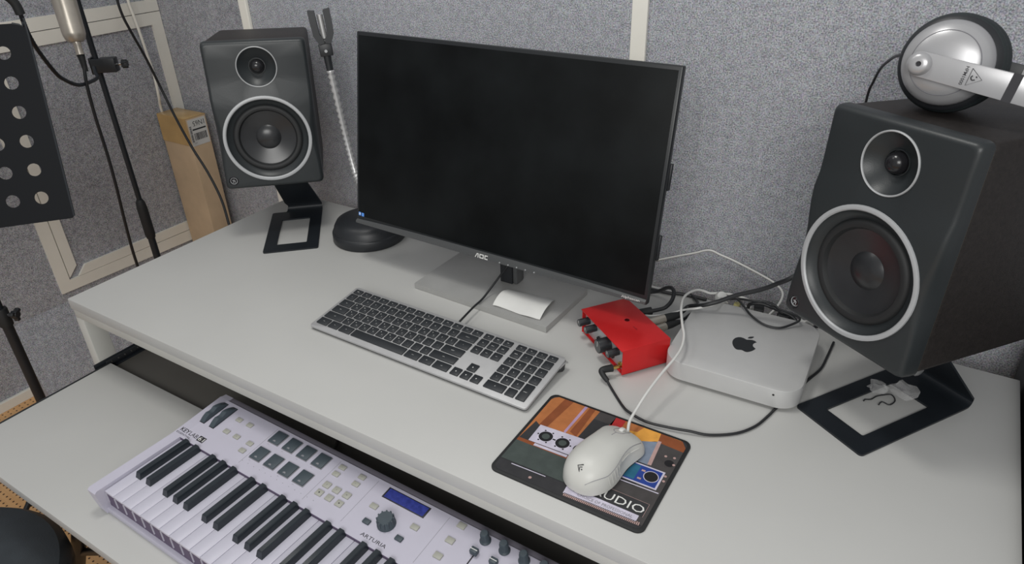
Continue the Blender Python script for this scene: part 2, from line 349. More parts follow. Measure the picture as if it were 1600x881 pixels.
# ------------------------------------------------------------------ loudspeakers (front at y = 0, z up, origin bottom centre of the front)
def torus_prof(R0, R1, z, h):
    a = []; n = 8
    for i in range(n + 1):
        t_ = math.pi * i / n; a.append((R0 + (R1 - R0) * (.5 + .5 * math.cos(t_)), z + h * math.sin(t_)))
    return a
FR = RX(math.pi / 2)             # lathe axis z -> pointing out of the front (-y)
def speaker(label, loc, rot):
    W, HH = .098, .29
    t = thing('studio_speaker', label, 'speaker', loc, rot, 'two studio speakers on the desk')
    zc = .145
    # baffle: outline sections from the cabinet seam forward to the front face, lower sides chamfered
    def outline(d, inset, low):
        pts = []
        nseg = 14; r = .008
        zs = [0, .0015, .004, .008] + [.008 + (HH - .016) * i / nseg for i in range(1, nseg)] + [HH - .008, HH - .004, HH - .0015, HH]
        def cor(z):
            if z < r: return r - math.sqrt(max(r * r - (r - z) ** 2, 0))
            if z > HH - r: return r - math.sqrt(max(r * r - (z - HH + r) ** 2, 0))
            return 0
        def xin(z):
            return inset + low * math.exp(-((z - .105) / .042) ** 2)
        R_ = [(W - cor(z) - xin(z), z) for z in zs]; L_ = [(-a, z) for a, z in R_[::-1]]
        return [(x, d, inset * (1 - 2 * z / HH) + z) for x, z in R_ + L_]
    mb = MB()
    secs = [outline(.020, 0, 0), outline(.013, 0, .001), outline(.006, .0010, .005), outline(.0025, .0025, .0075), outline(.0006, .0050, .0085), outline(0, .0075, .009)]
    def lift(z): 
        q = max(0, min(1, (.210 - z) / .034)); return -.0055 * q * q * (3 - 2 * q)
    secs = [[(x, y + (lift(z) if y < .0125 else 0), z) for x, y, z in sec] for sec in secs]
    n = len(secs[0]); vs = [p for s_ in secs for p in s_]
    fs = []
    for i in range(len(secs) - 1):
        for k_ in range(n): fs.append([i * n + k_, (i + 1) * n + k_, (i + 1) * n + (k_ + 1) % n, i * n + (k_ + 1) % n])
    mb.raw(vs, fs, 'baffle')
    zt, zw = zc + .095, zc - .045
    front = [(p[0], p[2]) for p in secs[-1]]
    nb_ = len(mb.bm.verts)
    mb.prism([(x, z) for x, z in front], 0, 0, 'baffle', holes=[circ(0, zt, .0372, 48), circ(0, zw, .0800, 64), circ(-.0805, zc - .1265, .0095, 20)], mtx=FR)
    mb.bm.verts.ensure_lookup_table()
    for v in list(mb.bm.verts)[nb_:]: v.co.y += lift(v.co.z)
    bmesh.ops.remove_doubles(mb.bm, verts=list(mb.bm.verts), dist=1e-5)
    mb.build('baffle', t, ang=50, recalc=True)
    mb = MB(); mb.prism(rrect(-.0972, .0008, .0972, HH - .0008, .011, 6), -.0216, -.0202, 'seamglint', mtx=FR); mb.build('seam', t, 'thin seam behind the baffle with a reflection painted in brown')
    mb = MB(); mb.box(-.0968, .0968, .0217, .276, .002, HH - .002, 'vinyl', .008, seg=3); mb.build('cabinet', t)
    P = T(0, 0, zt) @ FR
    mb = MB(); mb.lathe([(.0372, 0), (.034, -.0035), (.028, -.008), (.020, -.013), (.0165, -.0145), (.0160, -.0125), (.0150, -.0125), (.0145, -.016), (0, -.016)], 'baffle', P, 56, False); tw = mb.build('tweeter', t)
    mb = MB(); mb.lathe(torus_prof(.0363, .0388, 0, .0022), 'silver', P, 64, False); mb.build('ring', tw, 'thin silver ring')
    mb = MB(); mb.lathe([(.0135, -.0155), (.0133, -.011), (.0115, -.0055), (.008, -.0020), (.004, -.0005), (0, 0)], 'dome', P, 40, False); mb.build('dome', tw)
    P = T(0, -.0055, zw) @ FR
    mb = MB(); mb.lathe([(.0790, 0), (.0770, -.003), (.072, -.007), (.0675, -.0095)], 'baffle', P, 72, False); wf = mb.build('woofer', t)
    mb = MB(); mb.lathe([(.0860, -.0002), (.0855, .0022), (.0835, .0030), (.0805, .0026), (.0790, .0010), (.0788, -.002)], 'silver', P, 72, False); mb.build('ring', wf, 'broad silver ring')
    mb = MB(); mb.lathe([(.0675, -.0095), (.0665, -.0075), (.0640, -.0055), (.0605, -.0050), (.057, -.0062), (.0548, -.010), (.054, -.012)], 'rubber', P, 72, False); mb.build('surround', wf, 'rubber surround')
    mb = MB(); mb.lathe([(.054, -.012), (.0535, -.0122), (.045, -.0145), (.034, -.0172), (.0245, -.0195), (.0235, -.0188), (.020, -.0165), (.014, -.0140), (.007, -.0127), (0, -.0122)], 'cone', P, 72, False); mb.build('cone', wf)
    P = T(-.0805, -.0055, zc - .1265) @ FR
    mb = MB(); mb.lathe([(.0095, 0), (.0088, .0012), (.0078, .0005), (.0075, -.003), (0, -.003)], 'dome', P, 28, False)
    mb.lathe([(.0072, -.0028), (.0070, -.0018), (.0062, -.0018), (.006, -.0028)], 'silver', P, 28, False)
    for pts in ([(-.002, -.004), (-.0006, -.001), (-.0028, .0015)], [(-.0028, .0008), (.0, .0016), (.0026, -.0006)], [(-.0006, -.001), (.0012, .0006), (.0022, -.0038)], [(.0006, .0036), (.0012, .0040), (.0008, .0044)]):
        mb.tube([(x, y, -.0022) for x, y in pts], .0005, 'silver', 6, 3, mtx=P)
    mb.build('badge', t, 'round badge with a small silver emblem')
    return t
def front_bottom(c, rot, hh=.145):
    return Vector(c) + Euler(rot).to_matrix() @ Vector((0, 0, -hh))
rl = (-.0775, .0257, .7951); rr_ = (-.0707, -.0198, -.5935)
pl_ = front_bottom((.1617, .4008, .2645), rl); pr_ = front_bottom((1.2785, .3616, .2718), rr_)
speaker('black studio speaker at the left end of the desk beside the gooseneck holder', pl_, rl)
speaker('black studio speaker at the right end of the desk with headphones on top', pr_, rr_)

def spk_stand(label, loc, yaw, sp_loc, sp_rot):
    t = thing('speaker_stand', label, 'stand', loc, (0, 0, yaw), 'bent steel speaker stands')
    mb = MB(); mb.prism(rrect(-.0565, 0, .0565, .206, .005, 4), 0, .003, 'blackm', holes=[rrect(-.031, .032, .031, .162, .002, 2)][:1], bev=0); mb.build('foot_plate', t, ang=30)
    # local position of the speaker bottom plane
    Mw = Matrix.Translation(Vector(loc)) @ RZ(yaw); Ms = Matrix.Translation(Vector(sp_loc)) @ Euler(sp_rot).to_matrix().to_4x4()
    L_ = Mw.inverted() @ Ms
    # top plate hugging the underside
    mb = MB(L_); mb.box(-.055, .055, .035, .20, -.0045, -.0008, 'blackm', .0012); mb.build('top_plate', t)
    a = L_ @ Vector((0, .10, -.004)); 
    mb = MB(); n = 18; vs = []; fs = []
    prof = [(.200, .0015, -.0265, .0565)]
    for i in range(1, 6):
        q = math.radians(22 * i); prof.append((.206 + .010 * math.sin(q), .0015 + .010 * (1 - math.cos(q)), -.0245 + .0008 * i, .0565))
    yb, zb = prof[-1][0], prof[-1][1]
    za = (L_ @ Vector((0, .12, -.004))).z
    for i in range(1, 9):
        s_ = i / 8; prof.append((yb + (.135 - yb) * s_, zb + (za - .001 - zb) * s_, -.0245 - .006 * s_, .0565 - .018 * s_))
    for y, z, xa, xb in prof: vs += [(xa, y, z - .0015), (xb, y, z - .0015), (xb, y + .0008, z + .0015), (xa, y + .0008, z + .0015)]
    for i in range(len(prof) - 1):
        for k_ in range(4): fs.append([i * 4 + k_, i * 4 + (k_ + 1) % 4, (i + 1) * 4 + (k_ + 1) % 4, (i + 1) * 4 + k_])
    fs += [[3, 2, 1, 0], [len(vs) - 4, len(vs) - 3, len(vs) - 2, len(vs) - 1]]
    mb.raw(vs, fs, 'blackm'); mb.build('upright', t, recalc=True)
    return t
spk_stand('black bent steel stand under the left studio speaker', (.2255, .347, 0), math.radians(42.5), pl_, rl)
spk_stand('black bent steel stand under the right studio speaker', (1.2885, .3235, 0), math.radians(-32.7), pr_, rr_)

# ------------------------------------------------------------------ monitor
t = thing('computer_monitor', 'large black flat monitor with a switched off screen in the middle of the desk', 'monitor', (.695, .42, 0))
MM = T(.6916 - .695, .3851 - .42, .0826) @ Euler((-.1863, 0, -.0209)).to_matrix().to_4x4()
hw, hh = .3065, .3583
mb = MB(MM); mb.box(-hw, hw, .0, .014, 0, hh, 'bezel', .0022); mb.build('frame', t)
mb = MB(MM); mb.box(-hw + .0055, hw - .0055, -.0008, .001, .0165, hh - .0065, 'screen', .0003); mb.build('screen', t)
mb = MB(MM)
pts = []
n = 24
vs = []; fs = []
for i in range(n + 1):
    u = -1 + 2 * i / n; x = u * (hw - .001); z0 = .0012 ; z1 = .0135 - .004 * abs(u) ** 3
    yo = -.0035 - .002 * (1 - u * u)
    vs += [(x, 0, z0), (x, yo, z0 + .001), (x, yo - .0005, z1 - .003), (x, 0, z1)]
for i in range(n):
    for k_ in range(3): fs.append([i * 4 + k_, i * 4 + k_ + 1, (i + 1) * 4 + k_ + 1, (i + 1) * 4 + k_])
fs += [[3, 2, 1, 0], [4 * n, 4 * n + 1, 4 * n + 2, 4 * n + 3]]
mb.raw(vs, fs, 'chin'); ch = mb.build('chin', t, 'dark grey chin below the screen', recalc=True)
TX = MM @ T(0, -.0066, 0) @ RX(math.pi / 2)
mb = MB(TX)

for poly in ([(-.0158, .0030), (-.0142, .0030), (-.0108, .0096), (-.0098, .0096), (-.0098, .0105), (-.0118, .0105)], [(-.0098, .0105), (-.0082, .0105), (-.0082, .0030), (-.0098, .0030)],
             [(-.0060, .0030), (-.0060, .0105), (-.0045, .0105), (-.0045, .0030)], [(.0012, .0030), (.0012, .0105), (.0027, .0105), (.0027, .0030)], [(-.0045, .0090), (-.0045, .0105), (.0012, .0105), (.0012, .0090)], [(-.0045, .0030), (-.0045, .0045), (.0012, .0045), (.0012, .0030)],
             [(.0048, .0030), (.0048, .0105), (.0063, .0105), (.0063, .0030)], [(.0063, .0090), (.0063, .0105), (.0112, .0105), (.0112, .0090)], [(.0063, .0030), (.0063, .0045), (.0112, .0045), (.0112, .0030)]):
    mb.prism(poly, -.0004, .0006, 'white')
mb.build('logo', ch, 'pale maker lettering on the chin')
mb = MB(MM @ T(0, -.0044, 0) @ RX(math.pi / 2)); mb.text('Alphascan', .281, .0062, 0, .0052, 'white', wid=.031); mb.build('lettering', ch, 'pale lettering at the right end of the chin')
mb = MB(MM @ T(0, -.0012, 0) @ RX(math.pi / 2)); mb.flat(rrect(-.3005, .0175, -.2945, .0245, .0008, 2), 0, 'blue'); mb.flat(rrect(-.2930, .0170, -.2865, .0240, .0008, 2), 0, 'blue')
mb.flat([(-.2992, .0195), (-.2958, .0195), (-.2958, .0228), (-.2992, .0228)], .0001, 'white'); mb.build('sticker', t, 'two small blue stickers in the lower left corner')
for i in range(5):
    mb = MB(TX); mb.cyl(.0012, -.0008, .0004, 'silver', T(.036 + .0175 * i, .0045, -.0005), 10); mb.build('button', ch)
mb = MB(MM); mb.box(-.24, .24, .0142, .034, .05, .30, 'black', .008, seg=3); mb.box(-.16, .16, .034, .052, .07, .27, 'black', .009, seg=3); mb.build('back_shell', t)
mb = MB(MM)
for z in (.09, .20): mb.box(hw - .004, hw + .0015, .0145, .022, z - .02, z + .02, 'black', .001)
mb.build('side_clip', t)
# neck and base plate
mb = MB(T(-.695, -.42, 0)); mb.box(.690, .7155, .437, .465, .0122, .17, 'black', .0008); mb.box(.7150, .7255, .4385, .4645, .0122, .17, 'chin', .0035); mb.build('neck', t)
mb = MB(T(-.695, -.42, 0)); mb.prism([(.5515, .3530), (.8400, .3430), (.8440, .4900), (.5540, .5000)], .0005, .0118, 'base', bev=.0015); mb.build('base_plate', t, 'flat brushed grey base plate')

# folded paper lying on the base
vs = []; fs = []
A_ = [Vector((.7255, .3555)), Vector((.8205, .3550))]; B_ = [Vector((.7235, .4180)), Vector((.8190, .4245))]
nu, nv = 14, 12
for j in range(nv + 1):
    v = j / nv
    for i in range(nu + 1):
        u = i / nu; a = A_[0].lerp(A_[1], u); b = B_[0].lerp(B_[1], u); p = a.lerp(b, v)
        arch = .011 * math.sin(math.pi * min(1, v / .98)) ** .8 * (1 - .25 * u)
        wave = .0012 * math.sin(u * 9 + 1) * (1 - v) + (.0035 * max(0, (u - .82) / .18) * (1 - v) * v * 4)
        inset = .5 * max(0, (v - .55)) * (-(u - .5)) * .05
        vs.append((p.x + inset, p.y + .0015 * math.sin(u * 7) * (1 - v), .0130 + max(arch + wave, 0)))
for j in range(nv):
    for i in range(nu): k_ = j * (nu + 1) + i; fs.append([k_, k_ + 1, k_ + nu + 2, k_ + nu + 1])
mb = MB(T(0, 0, H)); mb.raw(vs, fs, 'paper'); mb.raw([(x, y, z + .0006) for x, y, z in vs], fs, 'paper')
tag(mb.build('paper_sheet', ang=60), 'small folded white paper arching on the grey monitor base', 'paper')

# ------------------------------------------------------------------ gooseneck clip holder behind the monitor's left edge
t = thing('gooseneck_holder', 'silver gooseneck with a black spring clip on a round black base', 'holder', (.325, .482, 0))
mb = MB(); mb.lathe([(0, 0), (.076, 0), (.078, .003), (.0775, .019), (.0760, .0215), (.0745, .0225), (.072, .032), (.066, .042), (.055, .047), (.02, .050), (0, .050)], 'black', None, 56); mb.build('base', t, 'two-step black plastic base')
mb = MB(); mb.cyl(.010, .049, .075, 'black'); mb.build('collar', t)
g = [(0, 0, .07), (-.012, .006, .10), (-.034, .016, .14), (-.050, .022, .20), (-.059, .022, .27), (-.066, .020, .345)]
g = [(a, b, c) for a, b, c in g]
mb = MB(); mb.tube(g, .0068, 'steelflex', 12, 12, ripple=.26); mb.build('gooseneck', t, 'corrugated silver tube', ang=80)
mb = MB(T(*g[-1]) @ RY(math.radians(-4))); mb.cyl(.0065, -.004, .030, 'black', r2=.0075); mb.build('tube_sleeve', t)
mb = MB(T(-.0675, .0198, .375) @ RY(math.radians(-6)) @ RZ(math.radians(42)))
mb.box(-.0125, .0125, -.008, .008, -.004, .020, 'black', .002); mb.box(-.009, .009, -.0075, .0075, .019, .028, 'black', .002)
mb.cyl(.003, -.010, .010, 'chrome', T(0, 0, .006) @ RX(math.pi / 2), 12); mb.build('clip_base', t)
for sx in (-1, 1):
    mb = MB(T(-.0675, .0198, .400) @ RY(math.radians(-6)) @ RZ(math.radians(42)))
    prof = [(.001, -.004), (.0020, .004), (.0070, .012), (.0080, .030), (.0085, .056), (.0205, .058), (.0205, .034), (.0190, .010), (.0110, -.006)]
    prof = [(sx * a, b) for a, b in prof]
    mb.prism(prof if sx > 0 else prof[::-1], -.0095, .0095, 'black', mtx=RX(math.pi / 2)); mb.build('clip_jaw', t)
mb = MB(T(-.0675, .0198, .400) @ RY(math.radians(-6)) @ RZ(math.radians(42))); mb.cyl(.0058, .004, .048, 'steelflex', T(.0, .003, 0), 14); mb.build('spring_pin', t, 'shiny grey pin inside the clip')

# ------------------------------------------------------------------ computer keyboard
t = thing('computer_keyboard', 'slim silver full-size keyboard with black keys in front of the monitor', 'keyboard', (.4797, .1546, 0), (0, 0, -.0118))
KT = T(0, 0, .0045) @ RX(math.atan(.0140 / .1224))
KW, KD = .436, .1224
mb = MB(KT); mb.prism(rrect(0, 0, KW, KD, .006), 0, .0035, 'alu', bev=.0008); mb.build('top_plate', t, 'brushed silver plate')
mb = MB(KT); mb.prism(rrect(.001, .001, KW - .001, KD - .001, .006), -.0028, -.0001, 'black'); mb.build('bottom_plate', t)
mb = MB(RY(math.pi / 2) @ RZ(math.pi / 2))
mb = MB(); px = [(.088, .0135), (.1200, .0175), (.1225, .0160), (.1170, .0010), (.112, .0010)]
mb.raw([(x, y, z) for x in (.002, KW - .002) for y, z in px], [[0, 1, 2, 3, 4], [9, 8, 7, 6, 5]] + [[i, i + 5, (i + 1) % 5 + 5, (i + 1) % 5] for i in range(5)], 'black'); mb.build('rear_foot', t, 'black wedge foot', recalc=True)
mb = MB(KT); mb.tube([(KW - .0005, .100, -.0002), (KW + .0008, .118, -.0015), (KW + .0005, .1225, -.006)], .0012, 'alu', 8, 4); mb.build('end_cap', t)
U = .01885; X0 = .0052
rows = []   # y centre, depth, list of (x units start, width, latin, second)
KO = dict(zip('QWERTYUIOPASDFGHJKLZXCVBNM', 'ㅂㅈㄷㄱㅅㅛㅕㅑㅐㅔㅁㄴㅇㄹㅎㅗㅓㅏㅣㅋㅌㅊㅍㅠㅜㅡ'))
def rowkeys(start, items):
    x = start; out = []
    for it in items:
        if isinstance(it, (int, float)): x += it; continue
        s_, w_ = it if isinstance(it, tuple) else (it, 1)
        out.append((x, w_, s_)); x += w_
    return out
NV, NP = 15.12, 18.42
yr = [.0185, .0372, .0559, .0746, .0933, .1095]
fk = [(('esc' if i == 0 else 'F%d' % i if i < 13 else 'ins'), 15 / 14) for i in range(14)]
KEYS = []
def add(r, lst, d=.0158):
    for x, w_, s_ in lst: KEYS.append((x, w_, yr[r], d, s_))
add(5, rowkeys(0, fk) + rowkeys(NV, ['prt', 'scr', 'pau']) + rowkeys(NP, ['cal', 'm', 'v', '+']), .0112)
add(4, rowkeys(0, ['~', '1', '2', '3', '4', '5', '6', '7', '8', '9', '0', '-', '=', ('backspace', 2)]) + rowkeys(NV, ['ins', 'home', 'pgup']) + rowkeys(NP, ['num', '/', '*', '-']))
add(3, rowkeys(0, [('tab', 1.5)] + list('QWERTYUIOP[]') + [('\\', 1.5)]) + rowkeys(NV, ['del', 'end', 'pgdn']) + rowkeys(NP, ['7', '8', '9', '+']))
add(2, rowkeys(0, [('caps', 1.75)] + list("ASDFGHJKL;'") + [('enter', 2.25)]) + rowkeys(NP, ['4', '5', '6', '-']))
add(1, rowkeys(0, [('shift', 2.25)] + list('ZXCVBNM,./') + [('shift', 2.75)]) + rowkeys(NV + 1, ['^']) + rowkeys(NP, ['1', '2', '3']))
add(0, rowkeys(0, [('ctrl', 1.4), ('fn', 1.3), ('alt', 1.5), ('', 6.1), ('cmd', 1.6), ('alt', 1.4), ('ctrl', 1.7)]) + rowkeys(NV, ['<', 'v', '>']) + rowkeys(NP, [('0', 2), '.']))
KEYS.append((NP + 3, 1, (yr[0] + yr[1]) / 2, .0158 + .0187, 'enter'))
def key_into(mb, k):
    x, w_, y, d, s_ = k; a = X0 + x * U; b = a + w_ * U; g_ = .0017
    mb.box(a + g_, b - g_, y - d / 2, y + d / 2, .0036, .0058, 'keycap', .0009, KT)
    cx, cy = (a + b) / 2, y
    if s_ in ('^', 'v', '<', '>') and w_ == 1 and y < .04 and NV <= x < NP:
        A = {'^': 90, 'v': -90, '<': 180, '>': 0}[s_]
        mb.flat([(cx + .0015 * math.cos(math.radians(A + q)), cy + .0015 * math.sin(math.radians(A + q))) for q in (0, 120, 240)], .00588, 'white', KT)
    elif s_ in KO and y > .03:
        mb.text(s_, cx - .0022, cy + .0028, .00588, .0022, 'white', KT); mb.text(KO[s_], cx + .0030, cy - .0026, .00588, .0022, 'white', KT)
    elif s_:
        mb.text(s_, cx, cy, .00588, .0022 if len(s_) == 1 else .0016, 'white', KT)
order = sorted(KEYS, key=lambda k: (k[2] > .1 and k[0] < 11, k[2], -k[0]))
for k_ in order[:100]:
    mb = MB(); key_into(mb, k_); mb.build('key', t, 'long blank space bar' if k_[4] == '' else None)
mb = MB()
for k_ in order[100:]: key_into(mb, k_)
o = mb.build('key', t); o['kind'] = 'stuff'

# ------------------------------------------------------------------ piano keyboard controller
t = thing('piano_keyboard', 'white piano keyboard controller with pads and knobs on the pull-out tray', 'keyboard', (.3825, -.2071, -.1449), (0, 0, math.radians(-1.1)))
t.scale = (.947, .947, .947)
PW = .870; KF, KB = .002, .137; ZK = .045
def ptop(y): return .0500 + (y - .137) / (.236 - .137) * .0085
SL = math.atan(.0085 / .099)
def PT(x, y, dz=0): return T(x, y, ptop(y) + dz) @ RX(SL)
mb = MB()
mb.box(0, PW, -.004, .2470, .0, .012, 'kbwhite', .002)
mb.build('bottom_case', t)
mb = MB()
for xa, xb in ((0, .0205), (PW - .0205, PW)):
    poly = [(-.006, .002), (-.010, .030), (-.012, .048), (-.008, .0510), (.137, .0500), (.236, .0585), (.2405, .057), (.2475, .056), (.2475, .002)]
    vs = [(x, y, z) for x in (xa, xb) for y, z in poly]; n = len(poly)
    mb = MB(); mb.raw(vs, [list(range(n)), list(range(2 * n - 1, n - 1, -1))] + [[i, i + n, (i + 1) % n + n, (i + 1) % n] for i in range(n)], 'kbwhite')
    mb.build('side_cheek', t, recalc=True)
mb = MB(); poly = [(.137, .0120), (.137, .0500), (.236, .0585), (.2370, .057), (.2370, .012)]
vs = [(x, y, z) for x in (.0206, PW - .0206) for y, z in poly]; n = 5
mb.raw(vs, [list(range(n)), list(range(2 * n - 1, n - 1, -1))] + [[i, i + n, (i + 1) % n + n, (i + 1) % n] for i in range(n)], 'kbwhite'); mb.build('control_panel', t, recalc=True)
mb = MB(); mb.box(.0207, PW - .0207, .2372, .2475, .002, .0565, 'kbrearshade', .001); mb.build('rear_strip', t, 'ledge along the back with the desk shadow put into its colour')
mb = MB(); mb.box(.0212, PW - .0212, .003, .134, .0125, .0395, 'kbpurple'); mb.build('key_bed', t, 'dark violet recess under the keys')
wk = .0236; xk0 = .0215; 
WP = 0
for i in range(35):
    xa = xk0 + i * wk
    if xa + wk > PW - .021: break
    mb = MB(); mb.box(xa + .0004, xa + wk - .0004, KF, .1365, .0405, ZK, 'keywhite', .0008); mb.box(xa + .0004, xa + .0016, KF - .0006, KF + .004, .020, .0405, 'keywhite', 0)
    mb.build('white_key', t)
    WP = i + 1
nb = 0
for i in range(WP - 1):
    o_ = i % 7
    if o_ in (2, 6): continue
    off = {0: -.0014, 1: .0016, 3: -.0020, 4: 0, 5: .0020}[o_]
    xc = xk0 + (i + 1) * wk + off; hb, ht = .0062, .0048
    ya, yb = .0445, .1362; z0, z1 = ZK + .0002, ZK + .0115
    sec = []
    for y, z, f in ((ya, z0, 1), (ya + .002, z1 - .003, .92), (ya + .0048, z1 - .0006, .8), (ya + .008, z1, .8), (yb, z1 - .0005, .8)):
        pass
    vs = [(xc - hb, ya, z0), (xc + hb, ya, z0), (xc + hb, yb, z0), (xc - hb, yb, z0),
          (xc - ht, ya + .0035, z1 - .0012), (xc + ht, ya + .0035, z1 - .0012), (xc + ht, yb, z1 - .0012), (xc - ht, yb, z1 - .0012),
          (xc - ht + .0012, ya + .006, z1), (xc + ht - .0012, ya + .006, z1), (xc + ht - .0012, yb, z1), (xc - ht + .0012, yb, z1)]
    fs = [[3, 2, 1, 0], [0, 1, 5, 4], [1, 2, 6, 5], [2, 3, 7, 6], [3, 0, 4, 7], [4, 5, 9, 8], [5, 6, 10, 9], [6, 7, 11, 10], [7, 4, 8, 11], [8, 9, 10, 11]]
    mb = MB(); mb.raw(vs, fs, 'kbdark'); mb.build('black_key', t, ang=30)
mb = MB(); mb.box(.021, PW - .021, .1366, .1372, .042, .0495, 'kbpurple', 0); mb.build('felt_strip', t)
def btn(name, x, y, w_, d_, m='btn', h=.0022, txt=None, tm='ink'):
    mb = MB(PT(x, y)); mb.box(-w_ / 2, w_ / 2, -d_ / 2, d_ / 2, -.0005, h, m, .0007)
    if txt: mb.text(txt, 0, 0, h + .0001, .0022, tm)
    return mb.build(name, t)
for x, y in ((.083, .2140), (.1098, .2146), (.0855, .1852), (.1115, .1854), (.1440, .1860), (.1450, .1695), (.3186, .2243), (.3186, .2098), (.3595, .2250), (.3600, .2103)):
    btn('button', x - .002, y - .001, .0125, .0082, 'btn', .0022, '•')
for (x, y), s_ in zip(((.3198, .1862), (.3403, .1862), (.3611, .1866), (.3200, .1697), (.3405, .1700), (.3615, .1697)), ('«', '»', '∞', '■', '▸', '●')):
    btn('transport_button', x, y, .0125, .0105, 'btn', .0022, s_)
btn('button', .4107, .1922, .013, .0085); btn('button', .4875, .1935, .013, .0085)
btn('dark_button', .4198, .1664, .012, .008, 'slate', .003); btn('dark_button', .4800, .1676, .012, .008, 'slate', .003)
for y in (.2286, .2011, .1734): btn('button', .5448, y, .013, .0095)
for i in range(4):
    for y in (.2165, .1775):
        x = .1757 + .0336 * i
        mb = MB(PT(x, y)); mb.box(-.0125, .0125, -.0135, .0135, -.0004, .0008, 'grey', .0004); mb.box(-.0115, .0115, -.0125, .0125, .0008, .0030, 'slate', .001)
        mb.flat(circ(0, -.0092, .0030, 14)[0:8], .00305, 'grey'); mb.build('pad', t)
        mb = MB(PT(x, y - .0165)); mb.text('Pad %d' % (i + 1 + (4 if y > .2 else 0)), -.006, 0, .0002, .0012, 'grey'); mb.build('lettering', t)
for x in (.0255, .0505):
    mb = MB(PT(x, .2035)); mb.box(-.0062, .0062, -.0265, .0265, -.0002, .0004, 'ink')
    vs = []; fs = []; n = 24; R_ = .040; hd = .0255
    prof = []
    for i in range(n + 1):
        y = -hd + 2 * hd * i / n; z = math.sqrt(R_ * R_ - y * y) - math.sqrt(R_ * R_ - hd * hd) + .0012
        if abs(y + .003) < .0075: z -= .0028 * math.cos((y + .003) / .0075 * math.pi / 2)
        prof.append((y, z))
    vs = [(sx * .0052, y, 0) for sx in (-1, 1) for y, z in prof] + [(sx * .0052, y, z) for sx in (-1, 1) for y, z in prof]
    N1 = n + 1
    for i in range(n):
        fs += [[i, i + 1, 2 * N1 + i + 1, 2 * N1 + i], [N1 + i, 3 * N1 + i, 3 * N1 + i + 1, N1 + i + 1], [2 * N1 + i, 2 * N1 + i + 1, 3 * N1 + i + 1, 3 * N1 + i]]
    fs += [[0, 2 * N1, 3 * N1, N1], [n, N1 + n, 3 * N1 + n, 2 * N1 + n]]
    mb.raw(vs, fs, 'slate'); mb.build('pitch_wheel', t, 'dark slate wheel', recalc=True)
for i in range(9):
    x = .5877 + .0317 * i
    if x > PW - .02: break
    mb = MB(PT(x, .2255)); mb.lathe([(0, 0), (.0082, 0), (.0082, .0015), (.0068, .003), (.0062, .004), (.0058, .0165), (.0050, .0178), (0, .0178)], 'slate', None, 24)
    for q in range(10): mb.box(.0055, .0064, -.0006, .0006, .004, .0150, 'slate', 0, RZ(q * math.pi / 5))
    mb.build('rotary_knob', t)
    mb = MB(PT(x - .001, .190)); mb.box(-.001, .001, -.027, .017, .0001, .0003, 'ink'); mb.build('fader_slot', t)
    mb = MB(PT(x - .001, .2010)); mb.box(-.0055, .0055, -.0045, .0045, .0018, .0105, 'slate', .0012); mb.box(-.0055, .0055, -.0005, .0005, .0106, .0109, 'white'); mb.build('fader_cap', t)
mb = MB(PT(.4477, .1780)); mb.lathe([(0, 0), (.0140, 0), (.0140, .002), (.0125, .004), (.0120, .013), (.0108, .0148), (0, .0148)], 'slate', None, 40)
for q in range(12): mb.cyl(.0013, .003, .0142, 'slate', RZ(q * math.pi / 6) @ T(.0122, 0, 0), 8)
mb.build('encoder_knob', t, 'big dark main dial')
mb = MB(PT(.4480, .2215)); mb.box(-.0400, .0400, -.0100, .0098, -.0003, .0004, 'ink', .0002); mb.box(-.0370, .0370, -.0082, .0082, .0004, .0007, 'lcd'); 
mb.build('display', t, 'blue lit display')
mb = MB(PT(0, .1512)); mb.text('KEY', .0165, 0, .0002, .0078, 'ink', wid=.0215, bold=.014); mb.text('LAB', .0390, 0, .0002, .0078, 'ink', wid=.0205)
mb.flat([(.0515, -.0054), (.0675, -.0054), (.0675, .0054), (.0515, .0054)], .0002, 'ink'); mb.text('61', .0595, 0, .0004, .0074, 'white', wid=.0125); mb.build('lettering', t, 'dark model lettering at the left end')
mb = MB(PT(0, .1432)); mb.text('ESSENTIAL', .0215, 0, .0002, .0034, 'ink', wid=.036); mb.build('lettering', t)
mb = MB(PT(.4490, .1480)); mb.text('ARTURIA', 0, 0, .0002, .0058, 'ink', wid=.047); mb.build('lettering', t, 'dark maker lettering below the dial')
mb = MB()
for x in (.158, .305, .385, .521, .562):
    if x in (.158, .305, .385, .521): mb.box(-.0002, .0002, -.042, .042, .0001, .0002, 'grey', 0, PT(x, .190))
for i in range(13): mb.cyl(.0006, 0, .0002, 'grey', PT(.16 + .0135 * i, .155), 8)
mb.build('panel_line', t, 'fine grey dividing lines')
# usb lead leaving the back of the piano keyboard
mb = MB(T(0, 0, H)); mb.tube([(.602, .0275, -.125), (.600, .045, -.140), (.58, .085, -.1552), (.53, .15, -.1552), (.45, .30, -.1552)], .0028, 'bcable'); tag(mb.build('usb_cable'), 'black cable behind the piano keyboard under the desk edge', 'cable')

